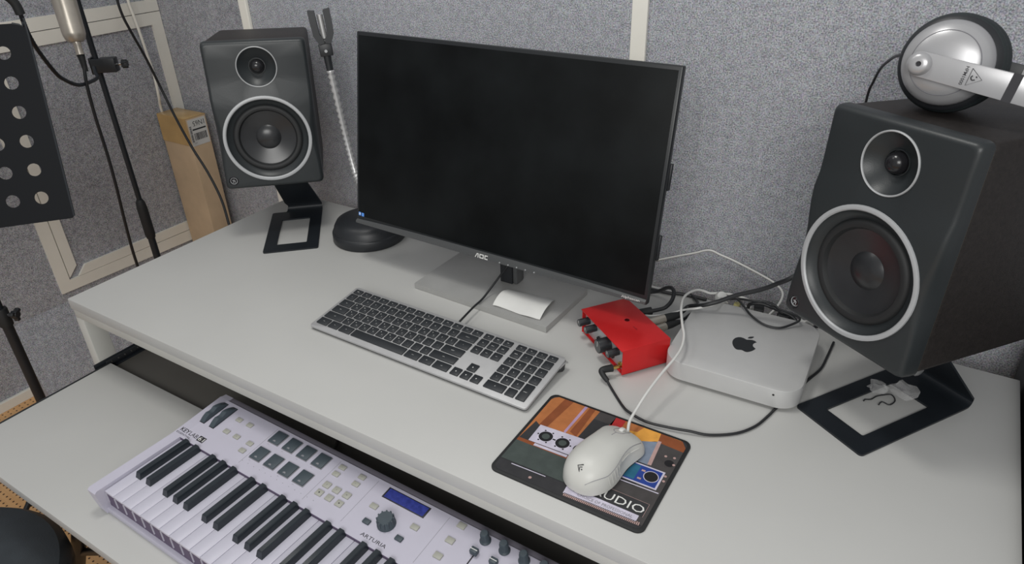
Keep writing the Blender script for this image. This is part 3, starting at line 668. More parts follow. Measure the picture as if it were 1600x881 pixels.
# ------------------------------------------------------------------ red audio interface
t = thing('audio_interface', 'bright red metal audio interface box with black knobs beside the silver mini computer', 'audio interface', (.8941, .3758, .0), (0, 0, -.6275))
iw, id_, z0, z1 = .1321, .0793, .003, .048
mb = MB(); th = .0018
mb.box(0, iw, -.006, id_, z1 - th, z1, 'red', .0006); mb.box(0, th, -.004, id_, z0, z1 - .0005, 'red', .0006)
mb.box(iw - th, iw, -.004, id_, z0, z1 - .0005, 'red', .0006); mb.box(0, iw, -.003, id_, z0, z0 + th, 'red', .0006); mb.build('cover', t, 'red wrap-around cover')
mb = MB(); mb.box(th + .0003, iw - th - .0003, .002, .004, z0 + th + .0002, z1 - th - .0002, 'panel'); mb.build('front_panel', t, 'mirror-like front panel')
mb = MB(); mb.box(th + .0003, iw - th - .0003, id_ - .003, id_ - .001, z0 + th + .0002, z1 - th - .0002, 'black'); mb.build('rear_panel', t)
for x, z, r, l in ((.013, .031, .0062, .019), (.036, .031, .0062, .019), (.079, .027, .0115, .020), (.108, .031, .0062, .019)):
    mb = MB(T(x, .002, z) @ FR); mb.cyl(r * 1.0, 0, l, 'black', bev=.0008, n=32)
    mb.cyl(r * .86, l, l + .0004, 'chin', n=32)
    mb.box(-.0004, .0004, 0, r * .8, l + .0004, l + .0006, 'white')
    mb.build('big_knob' if r > .01 else 'knob', t)
for x, z in ((.021, .017), (.049, .017), (.094, .014), (.118, .013)):
    mb = MB(T(x, .002, z) @ FR); mb.lathe([(.0045, 0), (.0045, .0025), (.003, .0025), (.003, -.001), (0, -.001)], 'gold' if x > .1 else 'rubber', None, 20); mb.build('jack_socket', t)
mb = MB(T(.060, .045, z1)); mb.lathe([(.0048, .0001), (.0048, .0002), (.0036, .0002), (.0036, .0001)], 'redink', None, 24); mb.text('3', 0, 0, .0003, .004, 'redink'); mb.text('audio', .026, .0, .0003, .0035, 'redink'); mb.build('logo', t, 'dark red round logo on the lid')
for x in (.012, iw - .012):
    for y in (.01, id_ - .012):
        mb = MB(); mb.cyl(.005, 0, .003, 'rubber', T(x, y, 0)); mb.build('rubber_foot', t)

# ------------------------------------------------------------------ small silver computer
t = thing('mini_computer', 'flat silver square mini computer with a dark apple mark on its lid', 'computer', (1.049, .324, 0), (0, 0, .0371))
mb = MB(); mb.prism(rrect(0, 0, .197, .197, .032, 12), .0060, .0360, 'macalu', bev=.0012); mb.build('case', t, 'silver aluminium case')
mb = MB(); mb.cyl(.074, 0, .0058, 'rubber', T(.0985, .105, 0), 48); mb.build('foot', t)
half = [(0, .0145), (.0040, .0165), (.0085, .0180), (.0130, .0172), (.0165, .0145)]
apple = [(0, .0138), (.0035, .0156), (.0078, .0170), (.0118, .0162), (.0152, .0136), (.0132, .0112), (.0118, .0080), (.0114, .0045), (.0124, .0008), (.0150, -.0022), (.0176, -.0040),
         (.0164, -.0078), (.0142, -.0122), (.0112, -.0162), (.0080, -.0188), (.0050, -.0190), (.0022, -.0178), (0, -.0170), (-.0024, -.0176), (-.0052, -.0189), (-.0084, -.0186), (-.0118, -.0156), (-.0148, -.0110),
         (-.0172, -.0055), (-.0184, .0002), (-.0182, .0060), (-.0164, .0112), (-.0134, .0148), (-.0096, .0166), (-.0056, .0162), (-.0028, .0150)]
leaf = [(.0004, .0186), (.0008, .0218), (.0026, .0244), (.0056, .0264), (.0080, .0272), (.0078, .0240), (.0062, .0212), (.0034, .0192)]
mb = MB(T(.1000, .0915, .0361)); mb.prism(apple, 0, .0002, 'bezel'); mb.prism(leaf, 0, .0002, 'bezel'); mb.build('logo', t, 'dark apple mark')
mb = MB(T(.163, -.0002, .027) @ RX(math.pi / 2)); mb.cyl(.0016, -.0004, .0003, 'rubber', None, 12); mb.build('sensor_dot', t)

# ------------------------------------------------------------------ mouse pad and mouse
t = thing('mouse_pad', 'printed mouse pad with a black edge showing audio gear in orange light', 'mouse pad', (.9285, .0345, 0))
mats_new = dict(p_or=(.42, .15, .05), p_or2=(.24, .07, .025), p_dk=(.035, .035, .038), p_dk2=(.06, .055, .055), p_ye=(.70, .33, .06), p_rd=(.45, .03, .03), p_wh=(.55, .52, .62), p_lb=(.20, .24, .31), p_bl=(.02, .05, .26), p_vi=(.42, .28, .42), p_pk=(.45, .30, .28), p_bk=(.012, .012, .014), p_te=(.02, .12, .20), p_gr=(.06, .075, .07))
for k_, c_ in mats_new.items(): M[k_] = mat('print_' + k_, c_, .75, noise=.12, nscale=70, spec=.3)
mb = MB(); mb.prism(rrect(0, -.003, .2125, .1725, .011, 8), .0002, .0028, 'rubber', bev=.0006); mb.build('pad_body', t)
PWd, y0_, y1_ = .2125, -.003, .1725
z = .0030
mb = MB()
mb.flat(rrect(.0045, .0015, .208, .168, .008, 6), z, 'p_dk')
def f(poly, m, dz_): mb.flat(poly, z + dz_ * .00006, m)
f([(.0046, .067), (.0046, .158), (.0075, .164), (.0125, .168), (.078, .168), (.074, .098), (.050, .085)], 'p_or', 1)
f([(.022, .168), (.036, .168), (.028, .100), (.016, .100)], 'p_or2', 2); f([(.062, .168), (.071, .168), (.072, .105), (.060, .110)], 'p_or2', 2)
f([(.0545, .168), (.0590, .168), (.0560, .104), (.0525, .106)], 'p_vi', 3)
f([(.005, .066), (.012, .060), (.019, .066), (.019, .10), (.009, .106)], 'p_dk', 3)
f([(.078, .168), (.103, .168), (.104, .150), (.077, .150)], 'p_dk2', 3); f([(.103, .168), (.122, .168), (.123, .150), (.101, .148)], 'p_rd', 3)
f([(.122, .168), (.198, .168), (.196, .156), (.168, .150), (.150, .138), (.121, .146)], 'p_ye', 3); f([(.118, .168), (.145, .168), (.140, .155), (.118, .150)], 'p_or', 4); f([(.1695, .168), (.200, .1675), (.2078, .157), (.2078, .146), (.172, .148)], 'p_or2', 5)
f([(.172, .150), (.2078, .148), (.2078, .060), (.176, .060)], 'p_dk2', 6)
f([(.145, .138), (.171, .150), (.1765, .104), (.145, .103)], 'p_lb', 7); f([(.1710, .1525), (.1760, .1530), (.1802, .1050), (.1752, .1045)], 'p_pk', 8)
f([(.0046, .066), (.100, .068), (.100, .061), (.0046, .059)], 'p_or2', 8); f([(.030, .066), (.079, .0675), (.079, .063), (.030, .0615)], 'p_wh', 9)
f([(.0186, .1018), (.100, .1065), (.101, .0695), (.0192, .0668)], 'p_wh', 10)
f([(.0046, .0600), (.105, .0612), (.105, .0230), (.0046, .0210)], 'p_gr', 9)
f([(.0226, .0172), (.0722, .0190), (.0722, .0204), (.0226, .0186)], 'p_wh', 10)
f(circ(.056, .0085, .0022, 12), 'p_pk', 10); f(circ(.0365, .0845, .0098, 24), 'p_bk', 11); f(circ(.0622, .0843, .0098, 24), 'p_bk', 11); f(circ(.0885, .0843, .0098, 24), 'p_bk', 11)
for cx in (.0365, .0622):
    f(circ(cx, .0845, .0055, 20), 'p_gr', 12)
    for a in range(0, 360, 60): f(circ(cx + .0118 * math.cos(math.radians(a)), .0845 + .0118 * math.sin(math.radians(a)), .0014, 8), 'p_bk', 11)
f([(.110, .1000), (.2010, .1022), (.2013, .0680), (.110, .0660)], 'p_wh', 11); f([(.112, .0978), (.1985, .0998), (.1988, .0702), (.112, .0682)], 'p_bl', 12); f([(.148, .0970), (.170, .0975), (.170, .0715), (.148, .0712)], 'p_te', 13)
f(circ(.1877, .0860, .0098, 26), 'p_wh', 13); f(circ(.1877, .0860, .0088, 26), 'p_bk', 14); f([(.173, .093), (.178, .093), (.178, .090), (.173, .090)], 'p_pk', 13); f([(.173, .078), (.178, .078), (.178, .075), (.173, .075)], 'p_pk', 13)
f(circ(.199, .120, .0062, 18), 'p_bk', 9); 
for px_, py_ in ((.2015, .1325), (.2050, .1200), (.2030, .0960), (.2040, .0870), (.1905, .130)): f(circ(px_, py_, .0019, 10), 'p_pk', 10)
f([(.150, .0618), (.206, .0640), (.206, .0655), (.150, .0633)], 'p_wh', 9)
f([(.104, .0605), (.2078, .0615), (.2078, .0085), (.104, .0040)], 'p_dk2', 7)
bx = [(.1030, .0120), (.1985, .0205), (.2035, .0430), (.1030, .0430)]
f([(.103, .0205), (.2035, .0205), (.2035, .0430), (.103, .0430)], 'p_dk', 9)
for a, b in (((.103, .0430), (.2035, .0430)), ((.2035, .0205), (.2035, .0430))):
    f([a, b, (b[0] - (.0004 if a[0] == b[0] else 0), b[1] - .0004), (a[0] - (.0004 if a[0] == b[0] else 0), a[1] - .0004)], 'p_pk', 12)
mb.text('AUDIO', .1675, .0305, z + .0009, .0125, 'white', wid=.068)
f([(.1030, .0205), (.1990, .0205), (.1990, .0098), (.1040, .0068)], 'p_wh', 12)
mb.text('CHOICE OF PROFESSIONAL', .1570, .0143, z + .0009, .0045, 'grey', wid=.072, rot=.02)
for i in range(44):
    x = .106 + .00225 * i; yy = .0030 + .0035 * (i / 44)
    f([(x, yy), (x + .0014, yy), (x + .0010, yy + .0052), (x - .0004, yy + .0052)], 'p_pk', 12)
mb.build('printed_surface', t, 'colourful print of audio gear with the word AUDIO', smooth=False)

t = thing('computer_mouse', 'white wired mouse lying on the printed mouse pad', 'mouse', (1.0535, .1100, .0042), (0, 0, math.radians(-9)))
Lm, Wm = .124, .0352
def mouse_w(v):    # v -1 tail .. 1 front
    s_ = (1 - abs(v) ** (3.3 if v < 0 else 10)) ** (1 / 2.2 if v < 0 else 1 / 2.0)
    return s_ * (Wm * (1 - .10 * math.exp(-((v - .25) / .4) ** 2)))
def mouse_h(v):
    return .0385 * (1 - .95 * max(0, (v + .12)) ** 2.0 * .52) * (1 - abs(v) ** 3.8) ** (1 / 2.2) if v < 0 else max(.0215, .0385 * (1 - .50 * (v + .12) ** 2.0)) * (1 - abs(v) ** 9) ** .5
def mouse_pt(v, a, extra=0):
    w_ = mouse_w(v); h_ = mouse_h(v); c_, s_ = math.cos(a), math.sin(a)
    x = w_ * math.copysign(abs(c_) ** .78, c_); zz = h_ * abs(s_) ** .78
    if a < math.pi / 2 * .95 or a > math.pi / 2 * 1.05:      # waist on the flanks
        wst = math.exp(-((v - .15) / .42) ** 2) * max(0, 1 - abs(zz / .038 - .28) / .4) ; x *= 1 - .14 * wst
    p = Vector((x, v * Lm / 2, zz + .0012)); 
    return p * 1 if not extra else p + Vector((c_ * extra, 0, s_ * extra))
nv, na = 40, 28
vs = []; fs = []
vv = [-math.cos(math.pi * j / nv) for j in range(nv + 1)]
for v in vv:
    v = max(-.9999, min(.9999, v))
    for i in range(na + 1): vs.append(mouse_pt(v, math.pi * i / na))
for j in range(nv):
    for i in range(na): k_ = j * (na + 1) + i; fs.append([k_, k_ + 1, k_ + na + 2, k_ + na + 1])
mb = MB(); mb.raw(vs, fs, 'mouse')
mb.raw([vs[j * (na + 1)] for j in range(nv + 1)] + [vs[j * (na + 1) + na] for j in range(nv, -1, -1)], [list(range(2 * nv + 2))], 'mouse')
mb.build('shell', t, ang=70, recalc=True)
mb = MB(); mb.prism([(mouse_w(max(-.999, min(.999, v))) * .97, v * Lm / 2 * .97) for v in vv] + [(-mouse_w(max(-.999, min(.999, v))) * .97, v * Lm / 2 * .97) for v in vv[::-1]][1:-1], -.001, .0012, 'rubber'); mb.build('base', t)
def surf(x, v):   # height on the shell above local x
    best = None
    for i in range(61):
        a = math.pi * (.1 + .8 * i / 60); p = mouse_pt(v, a)
        if best is None or abs(p.x - x) < abs(best.x - x): best = p
    return best
def seam(pts, r=.00035, m='grey', name='seam'):
    mb = MB(); mb.tube([tuple(surf(x, v) + Vector((0, 0, .0000))) for x, v in pts], r, m, 6, 4); mb.build(name, t)
seam([(-.0065, .90), (-.0070, .70), (-.0065, .55), (0, .48), (.0065, .55), (.0070, .70), (.0065, .90)], .0004)
seam([(0, .48), (0, .30)], .0004)
mb = MB(); arc_ = []
for i in range(22):
    v = -.93 + 1.72 * i / 21; a = .62 + .10 * math.sin(v * 3) + (.25 * max(0, -v - .55) * 2.4 if v < -.55 else 0)
    arc_.append(tuple(mouse_pt(v, min(a, 1.3))))
mb.tube(arc_, .0004, 'grey', 6, 3); mb.build('side_seam', t)
for i in range(5):
    mb = MB(); v = -.50 + .10 * i
    mb.tube([tuple(mouse_pt(v - .03 * q / 4, .10 + .38 * q / 4)) for q in range(5)], .0006, 'mouse', 6, 3); mb.build('grip_ridge', t)
for v0 in (.02, .36):
    mb = MB(); mb.tube([tuple(mouse_pt(v0 + .30 * q / 5, .46)) for q in range(6)], lambda s_: .0012 * (math.sin(math.pi * min(1, max(0, .1 + .8 * s_))) ** .5), 'mouse', 10, 4); mb.build('side_button', t)
sp = surf(0, .70)
mb = MB(T(0, sp.y, sp.z - .0050) @ RY(math.pi / 2)); mb.lathe([(0, -.003), (.0075, -.003), (.0082, -.002), (.0082, .002), (.0075, .003), (0, .003)], 'wcable', None, 30); mb.build('scroll_wheel', t)
sp = surf(0, -.80); nrm = math.atan2(surf(0, -.77).z - surf(0, -.83).z, surf(0, -.77).y - surf(0, -.83).y)
mb = MB(T(0, sp.y, sp.z + .0003) @ RX(nrm))
mb.tube([(.0022, .0052, 0), (-.0042, .0012, 0), (.0012, -.0046, 0)], .0006, 'ink', 6, 0)
mb.tube([(.0022, .0018, 0), (-.0012, .0002, 0), (.0004, -.0022, 0)], .0005, 'ink', 6, 0); mb.cyl(.0009, 0, .0003, 'ink', T(.0028, -.0012, 0), 10)
mb.build('logo', t, 'small dark arrow mark')

# ------------------------------------------------------------------ headphones on the right speaker
HP = T(1.3085, .440, .4685 + H) @ RZ(math.radians(-9)) @ RX(-.2)
t = bpy.data.objects.new('headphones', None); C.objects.link(t); t.location = (1.335, .44, .416 + H)
tag(t, 'silver and black headphones lying on top of the right studio speaker', 'headphones')
HL = T(-1.335, -.44, -.416 - H) @ HP
mb = MB(HL @ FR); mb.lathe([(0, .017), (.006, .017), (.022, .0155), (.0335, .0130), (.0350, .0120), (.041, .0088), (.0458, .003), (.0472, -.003), (.0465, -.008), (.044, -.011)], 'hpsilver', None, 64, False); ec = mb.build('ear_cup', t, 'silver ear cup', ang=60)
mb = MB(HL @ FR); mb.lathe([(.0350, .0124), (.0354, .0126), (.0358, .0119)], 'grey', None, 64, False); mb.build('groove', ec)
mb = MB(HL @ FR); mb.lathe([(.044, -.0085), (.0500, -.011), (.0525, -.014), (.0515, -.017), (.046, -.018)], 'black', None, 56, False); mb.build('rim', ec)
mb = MB(HL @ FR); n = 14
mb.lathe([(.040 + .0160 * math.cos(2 * math.pi * i / n), -.0265 + .0095 * math.sin(2 * math.pi * i / n)) for i in range(n + 1)], 'earpad', None, 56, False); mb.lathe([(0, -.030), (.030, -.030)], 'earpad', None, 40, False); mb.build('ear_pad', ec, 'black padded cushion', ang=80)
# the far cup, facing the other way
HL2 = HL @ T(.002, .070, .001)
mb = MB(HL2 @ RX(-math.pi / 2)); mb.lathe([(0, .018), (.024, .0165), (.036, .0135), (.044, .009), (.0505, -.003), (.0495, -.008), (.046, -.011)], 'hpsilver', None, 48, False); ec = mb.build('ear_cup', t, 'silver ear cup')
mb = MB(HL2 @ RX(-math.pi / 2)); mb.lathe([(.040 + .0150 * math.cos(2 * math.pi * i / n), -.0225 + .0105 * math.sin(2 * math.pi * i / n)) for i in range(n + 1)], 'earpad', None, 48, False); mb.build('ear_pad', ec, 'black padded cushion', ang=80)
# arm with hub: x along the arm
AX = HL @ T(-.0225, -.0195, -.0040) @ RY(math.radians(8)) @ FR
mb = MB(AX); mb.prism([(.0135 * math.cos(math.radians(a)), .0135 * math.sin(math.radians(a))) for a in range(90, 271, 15)] + [(.108, -.0150), (.128, -.0150), (.128, .0150), (.108, .0150)], 0, .0045, 'hpsilver', bev=.0006); ar = mb.build('arm', t, 'flat silver arm', ang=40)
mb = MB(AX @ T(.0, 0, .0046)); mb.lathe([(.0130, 0), (.0115, .0030), (.0085, .0050), (.0045, .0055), (.003, .0055), (.003, .0030), (0, .0030)], 'hpsilver', None, 32, False); mb.cyl(.0028, .0030, .0034, 'ink', None, 14); mb.build('hub', ar, 'round silver hub')
mb = MB(AX @ T(0, 0, .00465)); mb.box(.0905, .1000, -.0150, .0150, 0, .0003, 'ink'); mb.build('stripe', ar, 'black stripe across the arm')
mb = MB(AX @ T(0, 0, .0048)); mb.text('HPM1000', .0475, .0, 0, .0036, 'ink', wid=.020, rot=-math.pi / 2, bold=.01)
mb.tube([(.0525, .0092, 0), (.0525, -.0092, 0), (.0655, 0, 0), (.0525, .0092, 0)], .0003, 'ink', 6, 0); mb.tube([(.0555, .0022, 0), (.0545, 0, 0), (.0562, -.0024, 0), (.0590, -.0015, 0)], .0006, 'ink', 6, 4); mb.tube([(.0590, .0022, 0), (.0600, .0010, 0)], .0007, 'ink', 6, 0)
mb.build('lettering', ar, 'dark lettering and triangle mark on the arm')
# headband: padded arc joining both arms
def hb(a, off=0): return (.085 + (.075 + off) * math.sin(math.pi * a) + .02, .0 - .014 + .108 * a, -.022 - .028 * math.sin(math.pi * a))
mb = MB(HL)
for part_w in (1,):
    vs = []; fs = []; n = 24
    for i in range(n + 1):
        p = Vector(hb(i / n)); tn = (Vector(hb(min(1, (i + 1) / n))) - Vector(hb(max(0, (i - 1) / n)))).normalized(); wd = Vector((.2, 0, 1)).normalized(); nr = tn.cross(wd).normalized()
        for q in range(10):
            a = 2 * math.pi * q / 10; vs.append(p + wd * .017 * math.cos(a) + nr * .006 * math.sin(a))
    for i in range(n):
        for q in range(10): fs.append([i * 10 + q, i * 10 + (q + 1) % 10, (i + 1) * 10 + (q + 1) % 10, (i + 1) * 10 + q])
    mb.raw(vs, fs + [list(range(10))[::-1], [n * 10 + q for q in range(10)]], 'earpad')
mb.build('headband', t, 'black padded headband', ang=70)
AX2 = HL @ T(-.015, .102, .006) @ RY(math.radians(8)) @ FR
mb = MB(AX2); mb.prism([(0, -.012), (.115, -.013), (.115, .013), (0, .012)], 0, .004, 'black', bev=.0005); mb.box(.080, .088, -.014, .014, .004, .006, 'alu', .0005); mb.build('arm', t, 'black arm of the far cup')

def cable(name, label, pts, r, m='bcable', cat='cable', extra=None, group=None, sm=8):
    mb = MB(T(0, 0, H)); mb.tube(pts, r, m, 10, sm)
    o = mb.build(name, ang=60); tag(o, label, cat, group)
    if extra: mb = MB(T(0, 0, H)); extra(mb); mb.build('plug', o, ang=50)
    return o
cable('headphone_cable', 'thin black lead curving from the headphones down behind the right speaker',
      [(1.2620, .4600, .4705), (1.2530, .5000, .4600), (1.2446, .55, .4467), (1.2285, .62, .4183), (1.2197, .655, .3898), (1.2150, .668, .3653), (1.215, .672, .30), (1.215, .672, .10), (1.22, .675, -.1), (1.24, .66, -.186)], .0019)

# ------------------------------------------------------------------ cables and plugs around the interface
cable('mouse_cable', 'white cable running from the mouse up over the mini computer corner',
      [(1.0640, .1655, .0180), (1.0600, .180, .0250), (1.0600, .2009, .030), (1.063, .2337, .040), (1.0675, .2761, .047), (1.0725, .3104, .052), (1.0723, .3399, .054), (1.066, .3673, .056), (1.0561, .3881, .058), (1.0465, .4105, .058), (1.0372, .4337, .060), (1.0307, .4599, .062), (1.031, .4846, .060), (1.0373, .5103, .055), (1.0457, .5211, .050), (1.0561, .5258, .046), (1.0681, .5343, .045), (1.0888, .5405, .045), (1.1115, .5468, .040), (1.1254, .5600, .026), (1.128, .545, .020)], .0021, 'wcable')
cable('usb_cable', 'white cable plugged into the back of the red interface',
      [(.945, .4450, .022), (.9768, .4433, .022), (1.0049, .4577, .025), (1.0317, .4715, .035), (1.0522, .4698, .045), (1.0641, .4815, .046), (1.0759, .4900, .050), (1.0780, .5150, .048), (1.085, .535, .030)], .0019, 'wcable')
def plug_xlr(mb, a, b, r=.0075):
    a = Vector(a); b = Vector(b); d = (b - a).normalized(); q = d.to_track_quat('Z', 'Y').to_matrix().to_4x4(); L_ = (b - a).length
    mt = Matrix.Translation(a) @ q; mb.lathe([(0, 0), (r, 0), (r, L_ * .5), (r * .92, L_ * .52)], 'nickel', mt, 22); mb.lathe([(r * .98, L_ * .5), (r * .95, L_ * .72), (r * .6, L_), (0, L_)], 'rubber', mt, 22)
cable('microphone_cable', 'black cable with a silver plug in the red interface, upper of two',
      [(1.0150, .4500, .027), (1.0223, .4581, .028), (1.0325, .4878, .030), (1.0400, .5150, .024), (1.030, .548, .010), (1.010, .575, .004)], .0026, extra=lambda mb: plug_xlr(mb, (.9880, .4205, .0235), (1.0290, .4660, .0285)))
cable('instrument_cable', 'black cable with a silver spring plug in the red interface, lower of two',
      [(1.0180, .4330, .021), (1.0324, .4619, .020), (1.0364, .4926, .016), (1.0405, .5300, .010), (1.050, .560, .004)], .0024, extra=lambda mb: plug_xlr(mb, (1.0000, .4100, .0185), (1.0310, .4520, .0220), .0065))
cable('power_cable', 'black cable looping behind the monitor into the red interface, with a round black plug',
      [(.9700, .4480, .024), (.993, .4688, .026), (1.0004, .4789, .030), (1.0026, .4925, .035), (.9992, .5088, .040), (.9903, .5208, .040), (.9772, .5331, .030), (.9551, .5451, .010), (.9300, .5430, .0045), (.89, .545, .004), (.86, .56, .004)], .0034,
      extra=lambda mb: (mb.tube([(.9560, .4330, .023), (.9640, .4420, .0235), (.9800, .4570, .0250)], .0068, 'rubber', 14, 6), mb.tube([(.9500, .4270, .0225), (.9560, .4330, .023)], .0045, 'gold', 12, 2)))
cable('signal_cable', 'black cable lying along the back edge of the desk behind the monitor',
      [(.93, .560, .004), (.947, .5590, .004), (.977, .5620, .004), (.9871, .5670, .004), (1.003, .5700, .004), (1.04, .572, .0035)], .0032)
cable('speaker_cable', 'thick black cable rising from the mini computer to the right speaker',
      [(1.430, .628, .185), (1.405, .662, .190), (1.330, .675, .200), (1.262, .605, .190), (1.225, .53, .160), (1.187, .4900, .132), (1.1645, .4920, .112), (1.143, .4930, .095), (1.1065, .4900, .075), (1.0824, .4835, .060), (1.0608, .4765, .050), (1.0355, .4839, .036), (1.0290, .4720, .031), (1.0215, .4569, .028), (1.012, .447, .027)], .0036)
cable('looped_cable', 'thin black cable looping over the back right of the silver mini computer',
      [(1.085, .5530, .03), (1.1014, .5299, .045), (1.1171, .513, .045), (1.132, .4981, .042), (1.1504, .4863, .040), (1.1661, .4828, .039), (1.1825, .4873, .039), (1.1971, .5028, .042), (1.2046, .513, .047), (1.1950, .5236, .047), (1.1693, .5335, .044), (1.1600, .5393, .046), (1.1450, .5371, .050), (1.1290, .5349, .047), (1.1064, .5390, .042), (1.0812, .5480, .03)], .0019)
cable('knotted_cable', 'black cable bundled behind the mini computer below the right speaker',
      [(1.118, .548, .016), (1.1206, .5391, .036), (1.1383, .5402, .042), (1.1533, .5413, .040), (1.1709, .5363, .040), (1.190, .5376, .034), (1.205, .530, .024), (1.216, .545, .010), (1.224, .575, .004)], .0030)
for nm, lb, p, sz, m_, yaw in (
    ('network_plug', 'small yellowish plug behind the mini computer', (1.100, .538, .026), (.010, .016, .010), 'yellow', .1),
    ('power_plug', 'small white plug at the back edge of the mini computer', (1.116, .541, .022), (.012, .016, .009), 'wcable', -.1),
    ('display_plug', 'black block plug behind the middle of the mini computer', (1.136, .541, .028), (.016, .018, .012), 'rubber', .2),
    ('black_plug', 'black block plug behind the right side of the mini computer', (1.178, .541, .030), (.020, .018, .011), 'rubber', -.3),
    ('white_plug', 'small white plug at the rear right corner of the mini computer', (1.203, .545, .022), (.013, .014, .008), 'wcable', -.5)):
    mb = MB(); a, b, c_ = sz; mb.box(-a / 2, a / 2, -b / 2, b / 2, -c_ / 2, c_ / 2, m_, .0015); mb.box(-a / 2 * .6, a / 2 * .6, -b / 2 - .004, -b / 2, -c_ / 2 * .6, c_ / 2 * .6, 'chrome'); mb.tube([(0, b / 2, 0), (0, b / 2 + .012, -.004), (.002, b / 2 + .022, -.012)], .0024, m_, 8, 4)
    o = mb.build(nm); o.location = (p[0], p[1], p[2] + H); o.rotation_euler = (0, 0, yaw); tag(o, lb, 'plug')
mb = MB(); mb.lathe([(0, -.012), (.0085, -.011), (.010, -.004), (.010, .004), (.0075, .0095), (0, .0115)], 'wcable', None, 24); mb.tube([(0, 0, -.009), (.002, .004, -.02), (.004, .012, -.032)], .0022, 'wcable', 8, 4)
o = mb.build('adapter'); o.location = (1.0747, .528, .041 + H); o.rotation_euler = (.5, .3, 0); tag(o, 'white rounded plug adapter at the rear left corner of the mini computer', 'adapter')
def jack(mb):
    mb.tube([(.9955, .3035, .0150), (.9840, .2880, .0160)], .0028, 'gold', 10, 0)
    mb.tube([(.9850, .2890, .0160), (.9770, .2790, .0170), (.9745, .2740, .0160), (.9800, .2700, .0120), (.9880, .2670, .0075)], lambda s_: .0058 - .0022 * s_, 'rubber', 14, 6)
cable('headphone_jack_cable', 'black cable with an angled plug from the red interface to under the mini computer',
      [(.9870, .2675, .0080), (.9920, .2640, .0045), (1.0139, .2441, .0025), (1.030, .2290, .0035), (1.0430, .2200, .0052), (1.0721, .2126, .0055), (1.104, .2173, .0055), (1.1300, .2240, .0055), (1.1550, .2330, .0030), (1.1848, .2546, .0025), (1.2033, .2817, .0025), (1.2129, .3117, .0025), (1.2180, .3323, .0025), (1.2300, .3700, .0025), (1.2427, .4204, .0025), (1.254, .4595, .0025), (1.2565, .4959, .0025), (1.2580, .545, .0025)], .0020, extra=jack)
cable('keyboard_cable', 'thin black cable running from the silver keyboard over the grey base to the monitor neck',
      [(.7032, .2765, .010), (.7055, .2889, .0150), (.7016, .3311, .0160), (.7008, .3600, .0170), (.7020, .3850, .0260), (.7080, .4080, .0420), (.7140, .4300, .0600), (.716, .433, .09)], .0019)
cable('wall_cable', 'thin white cable arching along the grey back wall behind the monitor',
      [(.80, .690, -.06), (.8655, .69, -.0244), (.8922, .69, -.0116), (.9436, .69, .0131), (.975, .69, .0275), (1.0019, .69, .0403), (1.025, .69, .036), (1.0547, .69, .0291), (1.1053, .685, .0163), (1.135, .672, .0120), (1.1518, .650, .0110), (1.156, .625, .0100), (1.1540, .600, .0070), (1.148, .575, .0035)], .0021, 'wcable')
# crumpled clear film under the right speaker
def film(name, loc, r, seed):
    random.seed(seed); b = bmesh.new(); bmesh.ops.create_icosphere(b, subdivisions=2, radius=r)
    for v in b.verts:
        k_ = 1 + .35 * random.uniform(-1, 1); v.co *= k_; v.co.z = max(v.co.z * .62, -r * .45)
    mb = MB(); mb.merge(b, 'plastic_bag'); o = mb.build(name, smooth=False); o.location = (loc[0], loc[1], loc[2] + H); return o
tag(film('plastic_wrap', (1.367, .436, .022), .016, 3), 'crumpled clear plastic film under the front corner of the right speaker', 'plastic wrap', 'clear film scraps')
tag(film('plastic_wrap', (1.334, .440, .014), .012, 5), 'smaller clear plastic scrap lying left on the right speaker stand', 'plastic wrap', 'clear film scraps')
cable('twist_tie', 'short bent black wire lying in the opening of the right speaker stand', [(1.3216, .4137, .0015), (1.3233, .4176, .002), (1.3303, .423, .0015), (1.3357, .4326, .002), (1.3434, .4414, .0015), (1.3538, .4466, .0025), (1.3599, .4357, .002), (1.3544, .4227, .0015), (1.3445, .4238, .002), (1.3412, .4151, .0015)], .0009, 'bcable', 'wire')

# ------------------------------------------------------------------ left corner: cardboard box, stands, microphone
t = thing('cardboard_box', 'tall narrow cardboard box with a barcode label standing in the corner', 'box', (-.889, .892, -.75))
mb = MB(T(.889, -.892, .75)); mb.box(-.966, -.8145, .852, .930, -.7499, .002, 'cardboard', .002); ct = mb.build('carton', t)
mb = MB(T(.889, -.892, .75)); mb.box(-.9665, -.814, .8512, .9308, .0022, .004, 'tape', .0005, ); mb.box(-.9665, -.8140, .8508, .8519, -.090, .003, 'tape'); mb.build('tape', ct, 'glossy brown packing tape')
mb = MB(T(.889, -.892, .75)); LX = T(-.8143, .891, -.045) @ RZ(math.pi / 2) @ RX(math.pi / 2)
mb.box(-.034, .034, -.048, .042, 0, .0006, 'label', 0, LX); mb.text('1N65', .006, .026, .0008, .017, 'ink', LX, wid=.044, rot=math.pi)
mb.box(-.022, .030, .004, .009, .0006, .0008, 'ink', 0, LX)
random.seed(2); x = -.020
while x < .028:
    w_ = random.choice((.001, .0018, .0026)); mb.box(x, x + w_, -.030, -.006, .0006, .0008, 'ink', 0, LX); x += w_ + random.choice((.001, .0016))
y = -.034
while y < .020:
    w_ = random.choice((.0009, .0016, .0024)); mb.box(-.032, -.0245, y, y + w_, .0006, .0008, 'ink', 0, LX); y += w_ + random.choice((.001, .0017))
mb.text('QTY', -.020, -.038, .0008, .004, 'ink', LX, rot=math.pi); mb.build('shipping_label', ct, 'white label with barcodes')

